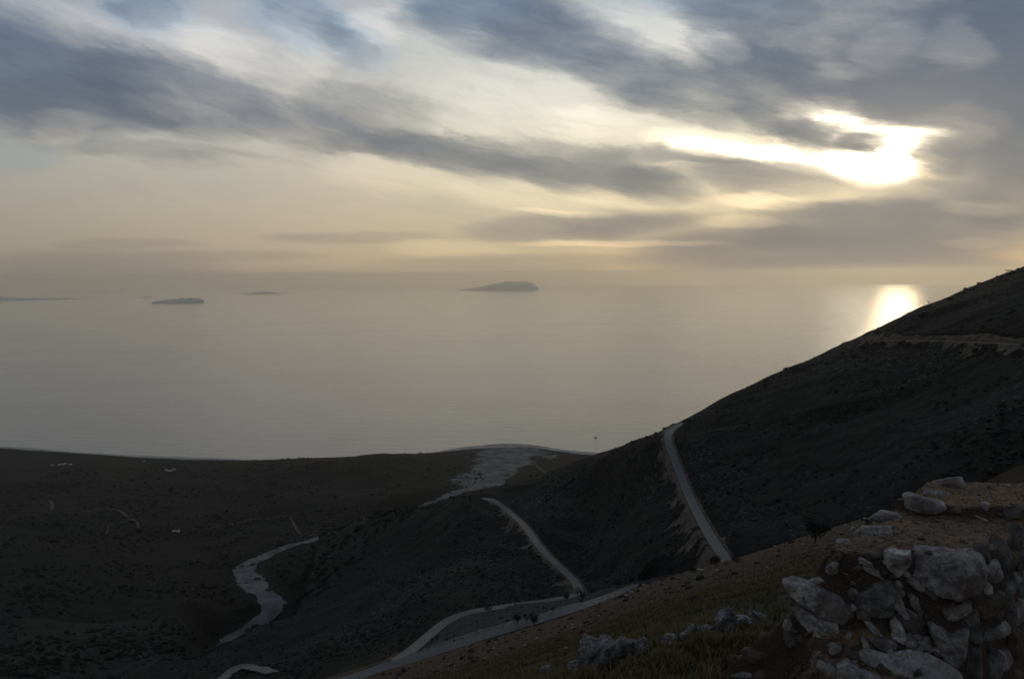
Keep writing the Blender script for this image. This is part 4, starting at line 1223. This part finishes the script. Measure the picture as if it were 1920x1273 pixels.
# small packing stones between the large ones
g = np.random.default_rng(91); Vs, Fs, nb_ = [], [], 0
for i in range(95):
    px_, py_ = g.uniform(1440, 1835), g.uniform(1040, 1275)
    if py_ < 1100 and px_ < 1560: continue
    p = wall_hit(px_, py_)
    if p is None: continue
    v = rock_shape(2000+i, 2, .6, 8, .12, .05); sz = g.uniform(.012, .034)
    B = view_basis(p, g.uniform(-1.2, 1.2))
    Vs.append((v*np.array([sz*g.uniform(1, 1.9), sz*g.uniform(.55, 1), sz]))@B+p); Fs.append(ICO[2][1]+nb_); nb_ += len(v)
hlf = len(Vs)//2
wchild('small_stones', np.concatenate(Vs[:hlf]), np.concatenate(Fs[:hlf]), M['dull'], True, 'stuff')
o_ = sum(len(v) for v in Vs[:hlf])
wchild('brown_small_stones', np.concatenate(Vs[hlf:]), np.concatenate(Fs[hlf:])-o_, M['brownstone'], True, 'stuff')
# coursed stones of the long right-hand face
g = np.random.default_rng(77); cnt = 0
for row in range(6):
    z = TOP-.10-row*.155; s = -.04+g.uniform(0, .12)
    while s < 1.32 and cnt < 38:
        L = g.uniform(.13, .30); Hh = g.uniform(.11, .15)
        u = np.interp(TOP-z, [0, .45, 1.1], [.01, .055, .14])
        x, y = to_xy(s+L/2, TW+u-.02)
        v = rock_shape(500+cnt, 2, .55, 8, .10, .05)
        V = v*np.array([L/2*.95, .07, Hh/2*.95])
        Rm = np.array([[dv[0], dv[1], 0], [ev[0], ev[1], 0], [0, 0, 1]])
        wchild('stone', V@Rm+np.array([x, y, z+.01*g.normal()]), ICO[2][1], M[['dark_shaded_stone', 'brownstone', 'dark_shaded_stone', 'dull'][g.integers(4)]])
        cnt += 1; s += L+g.uniform(.0, .03)
# gravel on the wall top and in the rubble
g = np.random.default_rng(78); n = 5200
s = np.r_[g.uniform(-.6, 1.3, n//2), g.uniform(-.35, .15, n//2)]; t = np.r_[g.uniform(-.02, TW, n//2), g.uniform(-.45, TW, n//2)]
x, y = to_xy(s, t); z = wall_h(s, t); sz = np.exp(g.normal(-5.75, .55, n))
bv, bf = ICO[1]; V = bv[None]*(1+g.uniform(-.3, .3, (n, len(bv), 1)))*(sz[:, None]*np.array([[1, 1, .7]]))[:, None]+np.stack([x, y, z], 1)[:, None]
k = np.arange(n) % 5 == 0
Fa = bf[None]+(np.arange(n)*len(bv))[:, None, None]
wchild('gravel', V.reshape(-1, 3), Fa[~k].reshape(-1, 3), M['earth'], False, 'stuff')
wchild('pale_gravel', V.reshape(-1, 3), Fa[k].reshape(-1, 3), M['brownstone'], False, 'stuff')

# loose stones resting on the rubble heap
wstone(1415, 1232, 44, 26, 4, 'brownstone', 701, parent=False, name='stone', label='brown rounded stone on the gravel mound left of the wall', cat='stone') or crag(1415, 1246, 44, 26, 'brown rounded stone on the gravel mound left of the wall', 701, 2, 9, 'brownstone', 'stone', 'stone', ridged=.05)
wstone(1392, 1268, 52, 18, 0, 'white', 702, parent=False, name='stone', label='flat white stone cut by the bottom edge below the gravel mound', cat='stone') or crag(1392, 1280, 52, 22, 'flat white stone cut by the bottom edge below the gravel mound', 702, 2, 9, 'white', 'stone', 'stone', ridged=.05)

# ------------------------------------------------------------------ trees
def tube(pts, rad, k=5):
    V, Fc = [], []
    for i, (p, r_) in enumerate(zip(pts, rad)):
        for j in range(k):
            an = 2*math.pi*j/k; V.append((p[0]+math.cos(an)*r_, p[1]+math.sin(an)*r_, p[2]))
    for i in range(len(pts)-1):
        for j in range(k): Fc.append((i*k+j, i*k+(j+1) % k, (i+1)*k+(j+1) % k, (i+1)*k+j))
    return V, Fc
def tree(px, py, wpx, hpx, label, seed, r0=100, r1=1500, bare=True, group=None, r=None):
    h = hit_h(px, py, r0, r1) if r is None else None
    if h is None:
        if r is None: print('tree miss', px, py); return
        q = pt(px, py, r); h = np.array([q[0], q[1], height(q[:1], q[1:2])[0]])
    dist = math.sqrt(h[0]**2+h[1]**2+(h[2]-CAMZ)**2)
    W_, H_ = wpx/F*dist, hpx/F*dist
    g = np.random.default_rng(seed)
    o = empty('tree', h-np.array([0, 0, .1])); tag(o, label, 'tree', group)
    V, Fc = [], []
    def add(pts, rad):
        v, f = tube(pts, rad); b = len(V); V.extend(v); Fc.extend([tuple(i+b for i in q) for q in f])
    th = H_*.35; tr = H_*.03
    add([(0, 0, 0), (.02*H_, 0, th*.5), (0, .02*H_, th), (.01*H_, .01*H_, H_*.62)], [tr*1.4, tr, tr*.85, tr*.3])
    tips = []
    nl = 11
    for i in range(nl):
        an = 2*math.pi*i/nl+g.uniform(-.3, .3); zs = th*g.uniform(.6, 1.4)
        e = np.array([math.cos(an)*W_*.42*g.uniform(.6, 1), math.sin(an)*W_*.42*g.uniform(.6, 1), H_*g.uniform(.55, .98)])
        m_ = np.array([0, 0, zs])*.5+e*.5+np.array([0, 0, -.04*H_])
        add([(0, 0, zs), tuple(m_), tuple(e)], [tr*.5, tr*.3, tr*.1]); tips += [m_, e, (m_+e)/2]
    mesh_obj('trunk', np.array(V), np.array(Fc), M['twig'], o)
    # crown: twig and leaf slivers clustered round the branch ends
    n = 1500; ti = np.array(tips)[g.integers(0, len(tips), n)]
    c = ti+g.normal(0, .085, (n, 3))*np.array([W_, W_, H_*.8])
    L = H_*g.uniform(.02, .05, n)[:, None]
    d1 = g.normal(size=(n, 3)); d1 /= np.linalg.norm(d1, axis=1)[:, None]; d2 = g.normal(size=(n, 3)); d2 /= np.linalg.norm(d2, axis=1)[:, None]
    Vc = np.stack([c-d1*L, c+d1*L, c+d2*L*(.35 if bare else .9)], 1).reshape(-1, 3)
    mesh_obj('crown', Vc, np.arange(3*n).reshape(-1, 3), M['twig' if bare else 'bush'], o, smooth=False)
TR = [
 (1527,1060,48,44,'round bare tree standing alone on the rusty hillside beside the wall',False),
 (1092,1130,15,26,'dark bare tree at the near end of the spur road',True),
 (1083,1118,14,18,'small dark tree beyond the bend at the end of the spur road',True),
 (1001,1174,18,24,'bushy tree on the road verge between hairpin and lower road',False),
 (970,1170,14,20,'leftmost of the verge trees above the lower road',False),
 (987,1168,11,16,'thin tree between the two larger verge trees above the lower road',True),
 (1062,1126,12,14,'small tree on the verge of the hairpin road near its upper end',False),
 (1036,1148,12,12,'low tree right of the bushy verge tree',True),
 (915,1148,16,14,'dark low tree above the curve of the hairpin road',False),
 (1380,1056,26,14,'low spreading tree at the foot of the straight road',False),
 (1342,1058,22,16,'dark tree left of the foot of the straight road',False),
 (1298,1074,20,13,'low dark tree on the lip of the rusty hillside',False),
 (810,1204,5,9,'tiny dark upright thing, built as a shrub, on the edge of the hairpin road',False),  # unclear dark thing on the road, built as a shrub
]
for i, (a_, b_, c_, d_, lb, br) in enumerate(TR): tree(a_, b_, c_, d_, lb, 900+i, bare=br)
tree(1890, 508, 9, 7, 'tiny tree on the skyline at the upper right', 930, False, r=840)
tree(1741, 567, 4, 6, 'tiny upright post, built as a shrub, on the skyline above the upper road', 931, False, r=800)  # post on the skyline, built with the tree shape
